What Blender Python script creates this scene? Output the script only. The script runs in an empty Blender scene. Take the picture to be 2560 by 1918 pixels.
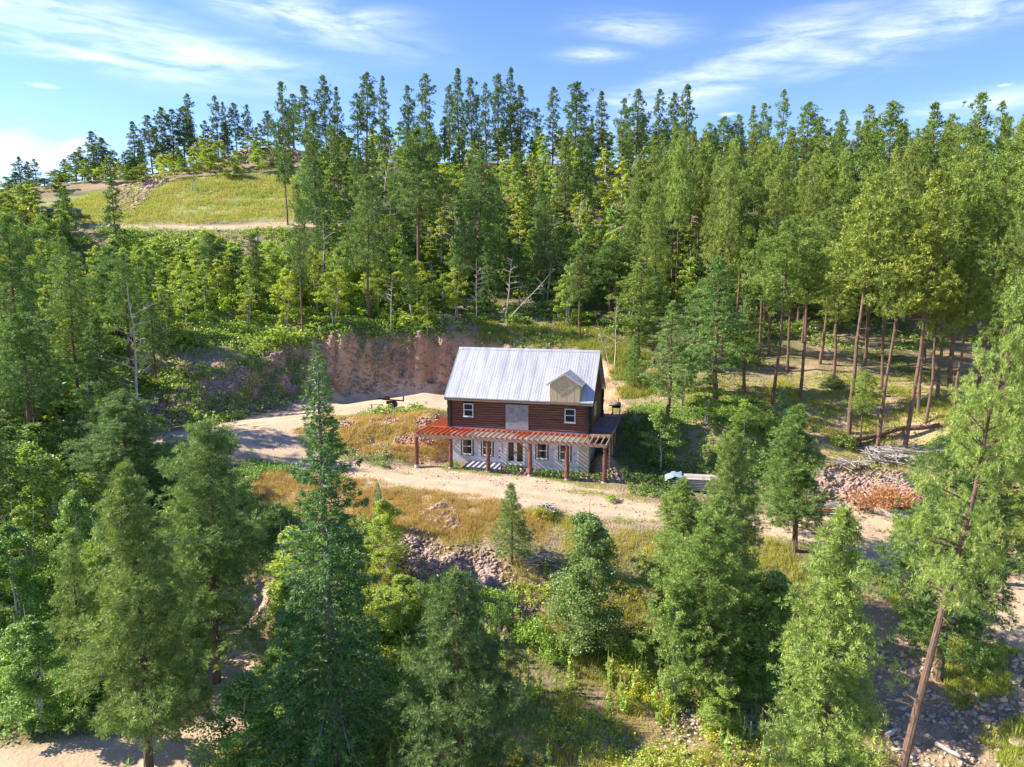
import bpy, math, random
import numpy as np
from mathutils import Vector, Matrix
random.seed(7)
rng = np.random.default_rng(7)
R = math.radians

# ------------------------------------------------------------------ camera, sky, sun, exposure
IW, IH, FOC = 2560.0, 1918.0, 1777.0
PITCH = R(8.3); CAMH = 15.58
scene = bpy.context.scene
col = scene.collection
cd = bpy.data.cameras.new("camera"); cam = bpy.data.objects.new("camera", cd); col.objects.link(cam)
cam.location = (0, 0, CAMH); cam.rotation_euler = (R(90) - PITCH, 0, 0)
cd.sensor_fit = 'HORIZONTAL'; cd.sensor_width = 36; cd.lens = 36 * FOC / IW
cd.clip_start = 0.5; cd.clip_end = 3000
scene.camera = cam
scene.view_settings.view_transform = 'Standard'; scene.view_settings.look = 'None'
scene.view_settings.exposure = 1.30; scene.view_settings.gamma = 1

YAW = 0.2548
SUN_EL = R(35); SUN_TRAVEL = -YAW + R(6.5)            # heading in which the light travels
sd = Vector((-math.cos(SUN_TRAVEL) * math.cos(SUN_EL), -math.sin(SUN_TRAVEL) * math.cos(SUN_EL), math.sin(SUN_EL)))
sl = bpy.data.lights.new("sun", 'SUN'); sl.energy = 4.7; sl.angle = R(0.55); sl.color = (1.0, 0.93, 0.82)
so = bpy.data.objects.new("sun", sl); so.rotation_euler = sd.to_track_quat('Z', 'Y').to_euler(); col.objects.link(so)

world = bpy.data.worlds.new("World"); scene.world = world; world.use_nodes = True
nt = world.node_tree; nt.nodes.clear()

class NB:                                            # tiny node-tree builder
    def __init__(s, nt): s.nt = nt
    def n(s, typ, **k):
        nd = s.nt.nodes.new(typ)
        for a, v in k.items():
            if a == 'ins':
                for i, w in v.items():
                    if hasattr(w, 'is_output'): s.nt.links.new(w, nd.inputs[i])
                    else: nd.inputs[i].default_value = w
            else: setattr(nd, a, v)
        return nd
    def math(s, op, a, b=0.0, c=None, clamp=False):
        nd = s.n('ShaderNodeMath', operation=op, use_clamp=clamp, ins={0: a, 1: b})
        if c is not None:
            if hasattr(c, 'is_output'): s.nt.links.new(c, nd.inputs[2])
            else: nd.inputs[2].default_value = c
        return nd.outputs[0]
    def noise(s, vec, scale, detail=4, rough=.55, dist=0.0):
        return s.n('ShaderNodeTexNoise', ins={'Vector': vec, 'Scale': scale, 'Detail': detail, 'Roughness': rough, 'Distortion': dist}).outputs[0]
    def ramp(s, f, a, b, lo=0.0, hi=1.0):
        return s.n('ShaderNodeMapRange', ins={0: f, 1: a, 2: b, 3: lo, 4: hi}).outputs[0]
    def mix(s, f, a, b, mode='MIX'):
        nd = s.n('ShaderNodeMix', data_type='RGBA', blend_type=mode)
        for i, w in ((0, f), (6, a), (7, b)):
            if hasattr(w, 'is_output'): s.nt.links.new(w, nd.inputs[i])
            elif i == 0: nd.inputs[0].default_value = w
            else: nd.inputs[i].default_value = (*w[:3], 1)
        return nd.outputs[2]

# ---- survey lens of the drone: sight lines from the camera spot
CP, SP = math.cos(PITCH), math.sin(PITCH)
def ray(px, py):
    dx, up = (px - IW / 2) / FOC, (IH / 2 - py) / FOC
    return np.array([dx, CP + up * SP, -SP + up * CP])
b = NB(nt)
sky = b.n('ShaderNodeTexSky', sky_type='NISHITA', sun_disc=False, sun_elevation=SUN_EL, sun_rotation=math.atan2(sd.x, sd.y),
          altitude=1500, air_density=1.1, dust_density=0.35, ozone_density=2.6)
tc = b.n('ShaderNodeTexCoord').outputs['Generated']
sep = b.n('ShaderNodeSeparateXYZ', ins={0: tc})
az = b.math('ARCTAN2', sep.outputs[0], sep.outputs[1])
el = b.math('ARCSINE', sep.outputs[2])
def blob(a0, e0, sa, se, rot=0.0):                   # soft ellipse of cloud cover at azimuth a0, elevation e0 (degrees)
    ca, sa_ = math.cos(R(rot)), math.sin(R(rot))
    d_ = ray(a0 * 2560 / 2212, e0 * 2560 / 2212); a0 = math.degrees(math.atan2(d_[0], d_[1])); e0 = math.degrees(math.asin(d_[2] / np.linalg.norm(d_)))
    da = b.math('SUBTRACT', az, R(a0)); de = b.math('SUBTRACT', el, R(e0))
    u = b.math('DIVIDE', b.math('ADD', b.math('MULTIPLY', da, ca), b.math('MULTIPLY', de, sa_)), R(sa))
    v = b.math('DIVIDE', b.math('SUBTRACT', b.math('MULTIPLY', de, ca), b.math('MULTIPLY', da, sa_)), R(se))
    r2 = b.math('ADD', b.math('MULTIPLY', u, u), b.math('MULTIPLY', v, v))
    return b.math('EXPONENT', b.math('MULTIPLY', r2, -1.0))
cirrus = None
for a in ((230, 70, 10, 1.9, -9), (420, 118, 7, 1.0, -3), (60, 25, 8, 1.6, -10), (250, 130, 9, .8, -4), (620, 28, 8, 1.3, -10), (770, 52, 3.4, .8, 6), (1370, 66, 3.6, .9, -4), (1290, 116, 2.4, .5, 2),
          (1980, 55, 10, 1.5, 11), (1620, 135, 9, 1.5, 19), (1450, 190, 6, .8, 12), (2160, 216, 7, .6, 2)):
    k = blob(*a); cirrus = k if cirrus is None else b.math('MAXIMUM', cirrus, k)
cv = b.n('ShaderNodeCombineXYZ', ins={0: b.math('ADD', b.math('MULTIPLY', az, 2.2), b.math('MULTIPLY', el, 1.6)), 1: b.math('MULTIPLY', el, 11.0), 2: 0.0}).outputs[0]
fib = b.noise(cv, 3.2, 7, .58, .9)
fine = b.noise(cv, 9.0, 6, .6, .3)
fibm = b.ramp(b.math('ADD', b.math('MULTIPLY', fib, .75), b.math('MULTIPLY', fine, .25)), .40, .68)
wisp = b.math('MULTIPLY', b.math('MULTIPLY', cirrus, b.math('ADD', b.math('MULTIPLY', fibm, .95), .12)), .68)
small = None
for a in ((100, 186, 1.3, .22, 0), (1575, 246, 1.0, .2, 0), (2170, 184, .7, .16, 0)):
    k = blob(*a); small = k if small is None else b.math('MAXIMUM', small, k)
cum = None
for a in ((40, 330, 3.4, 1.4, 0), (150, 325, 2.4, .8, 20), (-60, 330, 4, 1.6, 0), (90, 350, 4, 1, 0)):
    k = blob(*a); cum = k if cum is None else b.math('MAXIMUM', cum, k)
nz = b.noise(b.n('ShaderNodeCombineXYZ', ins={0: b.math('MULTIPLY', az, 1.0), 1: b.math('MULTIPLY', el, 1.8), 2: 3.0}).outputs[0], 22, 6, .6)
cumm = b.ramp(b.math('ADD', b.math('MAXIMUM', b.math('MULTIPLY', cum, .8), b.math('MULTIPLY', small, .58)), b.math('MULTIPLY', nz, .9)), .74, 1.2)
cover = b.math('MAXIMUM', wisp, b.math('MULTIPLY', cumm, .5), clamp=True)
hsv = b.n('ShaderNodeHueSaturation', ins={'Hue': .519, 'Saturation': 1.2, 'Value': .77, 'Color': sky.outputs[0]})
skyc = b.mix(cover, hsv.outputs[0], (4.5, 4.8, 5.4))
bg = b.n('ShaderNodeBackground', ins={0: skyc, 1: 0.15})
out = b.n('ShaderNodeOutputWorld', ins={0: bg.outputs[0]})

# ------------------------------------------------------------------ layout helpers (survey of the site from the drone's spot)
def GZ(px, py, z):
    d = ray(px, py); t = (z - CAMH) / d[2]; return (d[0] * t, d[1] * t, z)
def GY(px, py, Y):
    d = ray(px, py); t = Y / d[1]; return (d[0] * t, Y, CAMH + d[2] * t)
def proj(x, y, z):
    d = y * CP - (z - CAMH) * SP; up = y * SP + (z - CAMH) * CP
    return IW / 2 + FOC * x / d, IH / 2 - FOC * up / d
HO = np.array([-5.44, 60.53]); U = np.array([math.cos(YAW), -math.sin(YAW)]); V = np.array([math.sin(YAW), math.cos(YAW)])
HL, HD, DECK, EAVE, RIDGE = 12.2, 7.74, 3.03, 2.61, 6.48
def HF(u, v): p = HO + U * u + V * v; return (p[0], p[1])

# ------------------------------------------------------------------ mesh and object helpers
def mesh_np(name, verts, faces, mat=None, tint=None, smooth=False):
    """faces: list of (n,k) int arrays"""
    me = bpy.data.meshes.new(name)
    verts = np.ascontiguousarray(verts, dtype=np.float32)
    if not isinstance(faces, (list, tuple)): faces = [faces]
    faces = [np.asarray(f, dtype=np.int32) for f in faces if len(f)]
    loops = np.concatenate([f.ravel() for f in faces]); tot = np.concatenate([np.full(len(f), f.shape[1], np.int32) for f in faces])
    me.vertices.add(len(verts)); me.vertices.foreach_set('co', verts.ravel())
    me.loops.add(len(loops)); me.loops.foreach_set('vertex_index', loops)
    me.polygons.add(len(tot)); me.polygons.foreach_set('loop_start', np.concatenate([[0], np.cumsum(tot)[:-1]]).astype(np.int32))
    me.polygons.foreach_set('loop_total', tot)
    if smooth: me.polygons.foreach_set('use_smooth', np.ones(len(tot), bool))
    if tint is not None:
        a = me.attributes.new('tint', 'FLOAT', 'FACE'); a.data.foreach_set('value', np.asarray(tint, np.float32))
    me.update(calc_edges=True)
    if mat: me.materials.append(mat)
    return me
class MB:
    """collects boxes, tubes and polygons, links them as one mesh object"""
    def __init__(s): s.v = []; s.f = []; s.n = 0
    def add(s, vs, fs):
        s.v.extend([tuple(p) for p in vs]); s.f.extend([tuple(i + s.n for i in f) for f in fs]); s.n += len(vs)
    def box(s, x0, x1, y0, y1, z0, z1):
        s.add([(x0,y0,z0),(x1,y0,z0),(x1,y1,z0),(x0,y1,z0),(x0,y0,z1),(x1,y0,z1),(x1,y1,z1),(x0,y1,z1)],
              [(0,3,2,1),(4,5,6,7),(0,1,5,4),(1,2,6,5),(2,3,7,6),(3,0,4,7)])
    def bar(s, a, c, w, h, up=(0, 0, 1)):
        a, c, up = Vector(a), Vector(c), Vector(up); d = (c - a).normalized(); r = d.cross(up).normalized() * (w / 2); t = r.cross(d).normalized() * (h / 2)
        s.add([a-r-t, a+r-t, a+r+t, a-r+t, c-r-t, c+r-t, c+r+t, c-r+t], [(3,2,1,0),(4,5,6,7),(0,1,5,4),(1,2,6,5),(2,3,7,6),(3,0,4,7)])
    def tube(s, pts, rad, k=8, cap=True, wob=0.0):
        pts = [Vector(p) for p in pts]; n = len(pts)
        rad = rad if isinstance(rad, (list, tuple, np.ndarray)) else [rad] * n
        vs = []; ref = None
        for i, p in enumerate(pts):
            d = (pts[min(i + 1, n - 1)] - pts[max(i - 1, 0)]).normalized()
            if ref is None: ref = Vector((1, 0, 0)) if abs(d.x) < .8 else Vector((0, 1, 0))
            a = d.cross(ref).normalized(); c = d.cross(a).normalized(); ref = -c if False else ref
            for j in range(k):
                t = 2 * math.pi * j / k; rr = rad[i] * (1 + wob * random.uniform(-1, 1))
                vs.append(p + a * math.cos(t) * rr + c * math.sin(t) * rr)
        fs = [(i*k+j, i*k+(j+1) % k, (i+1)*k+(j+1) % k, (i+1)*k+j) for i in range(n-1) for j in range(k)]
        if cap: fs += [tuple(range(k))[::-1], tuple((n-1)*k+j for j in range(k))]
        s.add(vs, fs)
    def build(s, name, mat, parent=None, smooth=False):
        me = bpy.data.meshes.new(name); me.from_pydata(s.v, [], s.f)
        if smooth:
            for p in me.polygons: p.use_smooth = len(p.vertices) == 4
        me.update(); me.materials.append(mat)
        o = bpy.data.objects.new(name, me); col.objects.link(o)
        if parent: o.parent = parent
        return o
def tag(o, label=None, cat=None, group=None, kind=None):
    if label: o['label'] = label
    if cat: o['category'] = cat
    if group: o['group'] = group
    if kind: o['kind'] = kind
    return o
def empty(name, loc=(0, 0, 0), rz=0.0, label=None, cat=None, group=None):
    o = bpy.data.objects.new(name, None); o.empty_display_size = .3; o.location = loc; o.rotation_euler = (0, 0, rz); col.objects.link(o)
    return tag(o, label, cat, group)
def link(name, me, parent=None):
    o = bpy.data.objects.new(name, me); col.objects.link(o)
    if parent: o.parent = parent
    return o

# ------------------------------------------------------------------ materials
def mat(name, build):
    m = bpy.data.materials.new(name); m.use_nodes = True; m.node_tree.nodes.clear(); build(NB(m.node_tree)); return m
def finish(b, color, rough=.8, metal=0.0, bump=None, dist=.02, strength=.6, spec=.3, **kw):
    ins = {'Base Color': color if hasattr(color, 'is_output') else (*color, 1), 'Roughness': rough, 'Metallic': metal, 'Specular IOR Level': spec}
    p = b.n('ShaderNodeBsdfPrincipled', ins=ins)
    if bump is not None:
        bn = b.n('ShaderNodeBump', ins={'Strength': strength, 'Distance': dist, 'Height': bump}); b.nt.links.new(bn.outputs[0], p.inputs['Normal'])
    b.n('ShaderNodeOutputMaterial', ins={0: p.outputs[0]}); return p
def simple(name, c1, c2, scale=6, rough=.8, metal=0, stretch=(1, 1, 1), bump=.4, dist=.01, spec=.3, lo=.35, hi=.68):
    def f(b):
        o = b.n('ShaderNodeTexCoord').outputs['Object']
        mp = b.n('ShaderNodeMapping', ins={0: o, 3: stretch}).outputs[0]
        n1 = b.noise(mp, scale, 6, .6)
        n2 = b.noise(mp, scale * 4.3, 4, .6)
        f = b.ramp(b.math('ADD', b.math('MULTIPLY', n1, .65), b.math('MULTIPLY', n2, .35)), lo, hi)
        finish(b, b.mix(f, c1, c2), rough, metal, f, dist, bump, spec)
    return mat(name, f)
def foliage(name, lo, hi, trans=.35, rough=.6):
    """leaf: tint attribute per leaf, object colour per tree"""
    def f(b):
        t = b.n('ShaderNodeAttribute', attribute_name='tint').outputs['Fac']
        oi = b.n('ShaderNodeObjectInfo')
        c = b.mix(t, lo, hi)
        c = b.mix(1.0, c, oi.outputs['Color'], 'MULTIPLY')
        p = b.n('ShaderNodeBsdfPrincipled', ins={'Base Color': c, 'Roughness': rough, 'Specular IOR Level': .35})
        tr = b.n('ShaderNodeBsdfTranslucent', ins={0: b.mix(1.0, c, (1.25, 1.3, .75), 'MULTIPLY')})
        ms = b.n('ShaderNodeMixShader', ins={0: trans, 1: p.outputs[0], 2: tr.outputs[0]})
        b.n('ShaderNodeOutputMaterial', ins={0: ms.outputs[0]})
    return mat(name, f)
M = {}
M['needle'] = foliage('pine needles', (.10, .17, .05), (.37, .425, .11), .2)
M['spruce'] = foliage('spruce needles', (.07, .15, .055), (.20, .30, .09), .18)
M['leaf'] = foliage('broad leaves', (.20, .285, .065), (.43, .53, .14), .32, .5)
M['weed'] = foliage('weeds and grass', (.24, .28, .07), (.44, .44, .15), .4)
M['straw'] = foliage('dry straw grass', (.42, .30, .13), (.66, .50, .24), .35)
M['bark'] = simple('pine bark', (.10, .065, .045), (.27, .17, .12), 3, .95, stretch=(3, 3, .7), dist=.03, bump=.9)
M['bark_grey'] = simple('grey bark', (.14, .12, .1), (.3, .26, .22), 3, .95, stretch=(3, 3, .7), dist=.02)
M['birch'] = simple('pale birch bark', (.2, .18, .15), (.5, .47, .41), 2.5, .8, stretch=(1, 1, 3), lo=.3, hi=.5)
M['dead'] = simple('bleached dead wood', (.32, .27, .22), (.6, .54, .46), 5, .9, stretch=(2, 2, .5))
M['rock'] = simple('pink rock', (.29, .20, .155), (.50, .36, .29), 2.2, .95, dist=.05, bump=.8)
M['rock_grey'] = simple('grey slab rock', (.36, .28, .2), (.58, .46, .35), 1.6, .9, dist=.03)
M['concrete'] = simple('concrete', (.42, .41, .39), (.56, .55, .53), 2.5, .9)
M['log'] = simple('stained log', (.09, .038, .027), (.27, .12, .072), 3.2, .6, stretch=(.25, 3, 3), dist=.012, bump=.7)
M['log_dark'] = simple('dark log ends', (.018, .014, .014), (.07, .04, .032), 7, .7)
M['post'] = simple('bark on post', (.12, .045, .03), (.3, .13, .09), 7, .85, stretch=(1.5, 1.5, .5), dist=.02, bump=.9)
M['beam'] = simple('raw timber beam', (.34, .2, .14), (.52, .36, .28), 3, .8, stretch=(.3, 2, 2))
M['rafter'] = simple('raw rafter', (.36, .22, .15), (.58, .42, .31), 4, .8)
M['rafter_red'] = simple('red stained rafter', (.42, .075, .022), (.62, .15, .05), 4, .65)
M['deck'] = simple('weathered deck boards', (.16, .13, .13), (.27, .23, .23), 5, .85, stretch=(.4, 3, 1))
M['deck_red'] = simple('reddish deck boards', (.2, .09, .06), (.33, .17, .12), 5, .85, stretch=(.4, 3, 1))
M['fascia'] = simple('weathered fascia', (.2, .14, .1), (.36, .27, .2), 4, .8, stretch=(.3, 3, 3))
M['gable'] = simple('gable boards', (.09, .04, .03), (.19, .085, .06), 4, .8, stretch=(1, 1, .3))
M['door'] = simple('weathered plywood', (.2, .18, .18), (.42, .4, .41), 3.2, .85, lo=.3, hi=.7)
M['osb'] = simple('strand board', (.44, .33, .18), (.66, .53, .34), 9, .85, stretch=(1, 1, 1))
M['white'] = simple('white trim', (.66, .64, .58), (.76, .74, .68), 6, .5)
M['black'] = simple('black tape', (.02, .022, .022), (.04, .042, .04), 8, .7)
M['iron'] = simple('black steel', (.015, .015, .016), (.05, .047, .045), 8, .45, .4)
M['rust'] = simple('rusty steel', (.09, .04, .03), (.2, .1, .07), 8, .7, .2)
M['steel'] = simple('bare metal', (.35, .36, .38), (.5, .51, .53), 8, .4, .7)
M['needle_dead'] = foliage('dead orange needles', (.42, .20, .10), (.64, .37, .20), .2)
M['wood_grey'] = simple('grey weathered log', (.27, .24, .21), (.48, .44, .4), 3, .9, stretch=(.4, 3, 3), dist=.02)
M['wood_fresh'] = simple('pale sawn boards', (.5, .44, .38), (.68, .62, .55), 4, .8, stretch=(.3, 3, 3))
M['skin'] = simple('faded blue tarp', (.16, .22, .28), (.3, .36, .42), 3, .6)
M['tanwood'] = simple('tan boards', (.4, .27, .14), (.52, .38, .22), 5, .8)
M['print'] = simple('grey print on wrap', (.22, .21, .23), (.3, .28, .3), 9, .8)
M['red'] = simple('red scrap', (.45, .08, .05), (.6, .16, .1), 5, .6)
def _glass(b):
    o = b.n('ShaderNodeTexCoord').outputs['Object']; f = b.noise(o, 1.4, 3)
    finish(b, b.mix(f, (.012, .016, .026), (.04, .045, .05)), .06, 0, b.noise(o, 1.1, 2), .01, .12, .6)
M['glass'] = mat('window glass', _glass)
def _roof(b):
    o = b.n('ShaderNodeTexCoord').outputs['Object']
    mp = b.n('ShaderNodeMapping', ins={0: o, 3: (1, .12, .12)}).outputs[0]
    f = b.noise(mp, 2.2, 5, .6); g = b.noise(o, 14, 4)
    c = b.mix(b.ramp(f, .35, .7), (.50, .49, .47), (.63, .62, .595)); c = b.mix(b.ramp(g, .45, .8, 0, .25), c, (.6, .6, .59))
    finish(b, c, b.ramp(f, .3, .7, .36, .46), .5, g, .004, .3, .5)
M['roof'] = mat('galvanised roof sheet', _roof)
def _wrap(b):
    o = b.n('ShaderNodeTexCoord').outputs['Object']
    br = b.n('ShaderNodeTexBrick', offset=.5, ins={0: b.n('ShaderNodeMapping', ins={0: o, 2: (R(90), 0, 0)}).outputs[0], 'Scale': 1.0, 'Mortar Size': .008, 'Brick Width': 2.44, 'Row Height': 1.2, 1: (.72, .69, .67, 1), 2: (.68, .65, .64, 1), 3: (.4, .38, .42, 1)})
    f = b.noise(o, 2.0, 5, .6)
    finish(b, b.mix(b.ramp(f, .4, .75, 0, .5), br.outputs[0], (.52, .49, .47)), .75, 0, f, .01, .3)
M['wrap'] = mat('pale house wrap', _wrap)
M['wall_sunlit'] = simple('sunlit tan basement wall', (.48, .41, .32), (.58, .51, .41), 3, .85)  # tan that sunlight gives the basement wall, put into the base colour
def _logend(b):
    o = b.n('ShaderNodeTexCoord').outputs['Object']
    finish(b, b.mix(b.noise(o, 9), (.24, .15, .09), (.42, .3, .2)), .9)
M['logend'] = mat('cut log end', _logend)

# ------------------------------------------------------------------ terrain: survey points, then a smooth height field
def dens(pts, step=2.2):
    o = []
    for p, q in zip(pts[:-1], pts[1:]):
        p, q = np.array(p, float), np.array(q, float); n = max(1, int(np.hypot(*(q - p)[:2]) / step))
        o += [tuple(p + (q - p) * i / n) for i in range(n)]
    return o + [tuple(pts[-1])]
AN = []
road_hi = [GZ(330, 1112, 1.6), GZ(470, 1085, 1.9), GZ(620, 1062, 2.3), GZ(780, 1035, 2.7), GZ(920, 1003, 3.0), GZ(1060, 985, 3.0)]
road_lo = [GZ(560, 1110, 1.75), GZ(680, 1135, 1.1), GZ(830, 1165, .5), GZ(1000, 1198, .05), GZ(1180, 1222, -.3), GZ(1400, 1252, -.6), GZ(1600, 1280, -.9),
           GZ(1850, 1305, -1.2), GZ(2150, 1330, -1.5), GZ(2290, 1400, -2.0), GZ(2400, 1490, -2.5), GZ(2560, 1560, -3), GZ(2760, 1600, -3.3)]
road_ll = [GZ(-150, 1895, -5), GZ(150, 1898, -5.1), GZ(420, 1900, -5.2), GZ(560, 1800, -5.0), GZ(600, 1640, -4.7), GZ(612, 1540, -4.3), GZ(560, 1470, -3.6)]
bank_base = [GZ(1113, 963, 3), GZ(857, 969, 3), GZ(755, 989, 3), GZ(625, 1020, 2.6), GZ(511, 1046, 2.2), GZ(380, 1070, 1.9)]
bank_top = [GY(1113, 866, 86.6), GY(980, 856, 86.8), GY(910, 852, 86.2), GY(828, 858, 84.8), GY(718, 878, 82.0), GY(657, 890, 79.4), GY(584, 932, 74.6), GY(421, 985, 70.6), GY(340, 1002, 69)]
AN += dens(road_hi) + dens(road_lo) + dens(road_ll) + dens(bank_base, 1.5) + dens(bank_top, 1.5)
bt2 = [GY(1113, 866, 86.6), GY(1200, 868, 85.6), GY(1300, 872, 84.5), GY(1420, 882, 82.5), GY(1520, 905, 80)]
AN += dens(bt2, 1.5)
h3 = lambda u, v, z: (*HF(u, v), z)
AN += dens([h3(-1, HD + 9.5, 3), h3(6, HD + 8.6, 3), h3(12, HD + 6, 3.05), h3(16, HD + 3, 3.2)], 1.5)
AN += [h3(-3, HD, 3), h3(0, HD + .5, 2.98), h3(6, HD + .5, 2.98), h3(12, HD + .5, 3), h3(-3, 5, 2.95), h3(-8, 6, 2.95), h3(-13, 5, 2.8)]
AN += [h3(u, v, -.03 - .02 * u) for u in (0, 3, 6, 9, 12.2) for v in (.4, -1.3, -2.6)] + [h3(-2.2, -2.5, .0), h3(14, -2.6, -.35), h3(17, -2.6, -.45)]
AN += [h3(u, v, -.15) for u in (1, 4, 7, 10) for v in (2.2, 4.5)]
AN += dens([h3(-1.2, -.6, .5), h3(-1.6, 1.0, 1.5), h3(-2.5, 2.6, 2.4), h3(-3, 4, 2.9)], 1) + dens([h3(-4, -1.6, .8), h3(-6, -.4, 1.6), h3(-7, 1.5, 2.6)], 1) + dens([h3(-9, -2.4, 1), h3(-10, 1.0, 2.55)], 1.2)
AN += [h3(12.9, 1, .1), h3(13, 3, .6), h3(13, 5.5, 2), h3(13.2, 7.3, 2.9), h3(15.5, 1.5, .1), h3(16, 4.2, 1.6), h3(16, 6.5, 3.0), h3(18, 2, .2), h3(18.5, 5, 2.6)]
AN += dens([h3(14, 9, 3.05), GZ(1650, 1010, 3.4), GZ(1750, 1060, 3.1), GZ(1860, 1090, 2.7), GZ(1950, 1120, 1.7), GZ(2080, 1172, .6), GZ(2250, 1175, .6), GZ(2400, 1190, .6)])
AN += dens([GZ(1640, 1205, -.4), GZ(1760, 1205, -.5), GZ(1900, 1225, -.7), GZ(2010, 1262, -1.1), GZ(2170, 1275, -1.3), GZ(2300, 1290, -1.4), GZ(2450, 1310, -1.3)])
AN += [GZ(1700, 985, 4.3), GZ(1900, 1000, 4), GZ(2100, 1040, 3.4), GZ(2100, 1105, 1.9), GZ(2300, 1110, 1.8), GZ(2350, 1050, 3.6), GZ(2000, 960, 5), GZ(2500, 1000, 4.6), GZ(2560, 1150, 2.5), GY(2560, 880, 82), GY(2200, 890, 82), GY(1850, 880, 84), GY(2000, 800, 95)]
AN += [GY(1050, 757, 100), GY(1200, 800, 94), GY(1400, 790, 95), GY(1600, 760, 97), GY(900, 790, 94), GY(700, 800, 92), GY(1300, 660, 112), GY(1700, 660, 112)]
AN += dens([GY(250, 567, 118), GY(400, 568, 118), GY(560, 566, 118), GY(720, 562, 118), GY(830, 555, 120)], 4)
AN += dens([GY(280, 590, 114), GY(480, 592, 114), GY(650, 590, 114), GY(800, 592, 115)], 4)
AN += [GY(300, 660, 107), GY(500, 660, 107), GY(700, 650, 108), GY(250, 760, 96), GY(450, 790, 90), GY(100, 600, 112), GY(0, 560, 120)]
AN += [GY(200, 500, 142), GY(340, 470, 146), GY(480, 455, 146), GY(600, 440, 150), GY(720, 440, 152), GY(500, 510, 132), GY(650, 500, 135), GY(350, 510, 134)]
AN += [GY(600, 408, 163), GY(720, 408, 163), GY(600, 385, 165), GY(720, 382, 165), GY(500, 425, 162), GY(380, 435, 165), GY(250, 450, 170), GY(120, 470, 178), GY(0, 490, 185), GY(650, 378, 178), GY(800, 385, 175)]
AN += [GY(1140, 480, 147), GY(1140, 500, 140), GY(1000, 410, 170), GY(1200, 405, 172), GY(1450, 410, 172), GY(1700, 425, 168), GY(1950, 450, 160), GY(2200, 470, 152), GY(2450, 480, 146), GY(2650, 480, 142), GY(2560, 620, 118), GY(2200, 640, 115)]
AN += [GY(150, 900, 74), GY(300, 930, 73), GY(0, 1000, 64), GY(0, 1150, 55), GY(200, 1150, 56), GZ(330, 1140, 1.5), GY(0, 1400, 43), GY(200, 1420, 43), GY(420, 1350, 46), GY(500, 1250, 50)]
AN += [GZ(640, 1200, .6), GZ(760, 1225, .2), GZ(900, 1245, -.2), GZ(1050, 1265, -.5), GZ(1200, 1283, -.6), GZ(1400, 1310, -.8), GZ(1600, 1330, -1.2)]
AN += dens([GZ(700, 1300, -.5), GZ(850, 1320, -.8), GZ(1020, 1335, -1.1), GZ(1250, 1370, -1.5), GZ(1450, 1400, -1.9)])
AN += dens([GZ(700, 1480, -2.8), GZ(850, 1480, -3.0), GZ(1050, 1465, -3.0), GZ(1250, 1500, -3.4), GZ(1500, 1540, -3.8), GZ(1750, 1580, -4.0)])
AN += [GZ(950, 1650, -4.8), GZ(1300, 1690, -5.3), GZ(1600, 1750, -5.6), GZ(1900, 1760, -5.6), GZ(1000, 1880, -5.8), GZ(1300, 1900, -6.3), GZ(1700, 1900, -6.3), GZ(2050, 1900, -6), GZ(750, 1700, -4.8), GZ(800, 1880, -5.4)]
AN += [GZ(1750, 1420, -2.1), GZ(2000, 1450, -2.5), GZ(2150, 1500, -3), GZ(2180, 1650, -4.4), GZ(2350, 1640, -4.2), GZ(2500, 1640, -3.8), GZ(2350, 1760, -5.2), GZ(2500, 1760, -4.9), GZ(2400, 1890, -6), GZ(2600, 1890, -5.6), GZ(2050, 1620, -4.8)]
AN += [(0, 15, -10), (-30, 15, -8), (30, 15, -8.5), (0, -20, -15), (-60, 0, -12), (60, 0, -10), (-60, 30, -4), (-70, 50, 1), (65, 30, -3), (75, 50, 2), (85, 70, 6), (-90, 80, 10), (-110, 110, 22), (110, 110, 20), (0, -60, -22), (-120, -40, -20), (120, -40, -20)]
AN += [(0, 215, 42), (-80, 215, 34), (80, 210, 34), (-140, 190, 26), (-160, 150, 24), (150, 170, 26), (150, 110, 20), (0, 300, 22), (-200, 280, 5), (200, 280, 8), (-260, 120, 8), (260, 120, 8), (-250, 0, -25), (250, 0, -25), (0, 420, -5)]
AN = np.array(AN, float)
_, ui = np.unique(np.round(AN[:, :2] / .5), axis=0, return_index=True); AN = AN[np.sort(ui)]
_d = np.hypot(AN[:, None, 0] - AN[None, :, 0], AN[:, None, 1] - AN[None, :, 1])
_K = np.sqrt(_d * _d + .15); n_ = len(AN)
_A = np.zeros((n_ + 1, n_ + 1)); _A[:n_, :n_] = -_K - np.eye(n_) * .35; _A[:n_, n_] = 1; _A[n_, :n_] = 1
_w = np.linalg.solve(_A, np.concatenate([AN[:, 2], [0]]))
def H0(x, y):
    x = np.asarray(x, float).ravel(); y = np.asarray(y, float).ravel(); o = np.empty(len(x))
    for i in range(0, len(x), 20000):
        d = np.sqrt((x[i:i+20000, None] - AN[None, :, 0]) ** 2 + (y[i:i+20000, None] - AN[None, :, 1]) ** 2 + .15)
        o[i:i+20000] = -d @ _w[:n_] + _w[n_]
    return o
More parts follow.
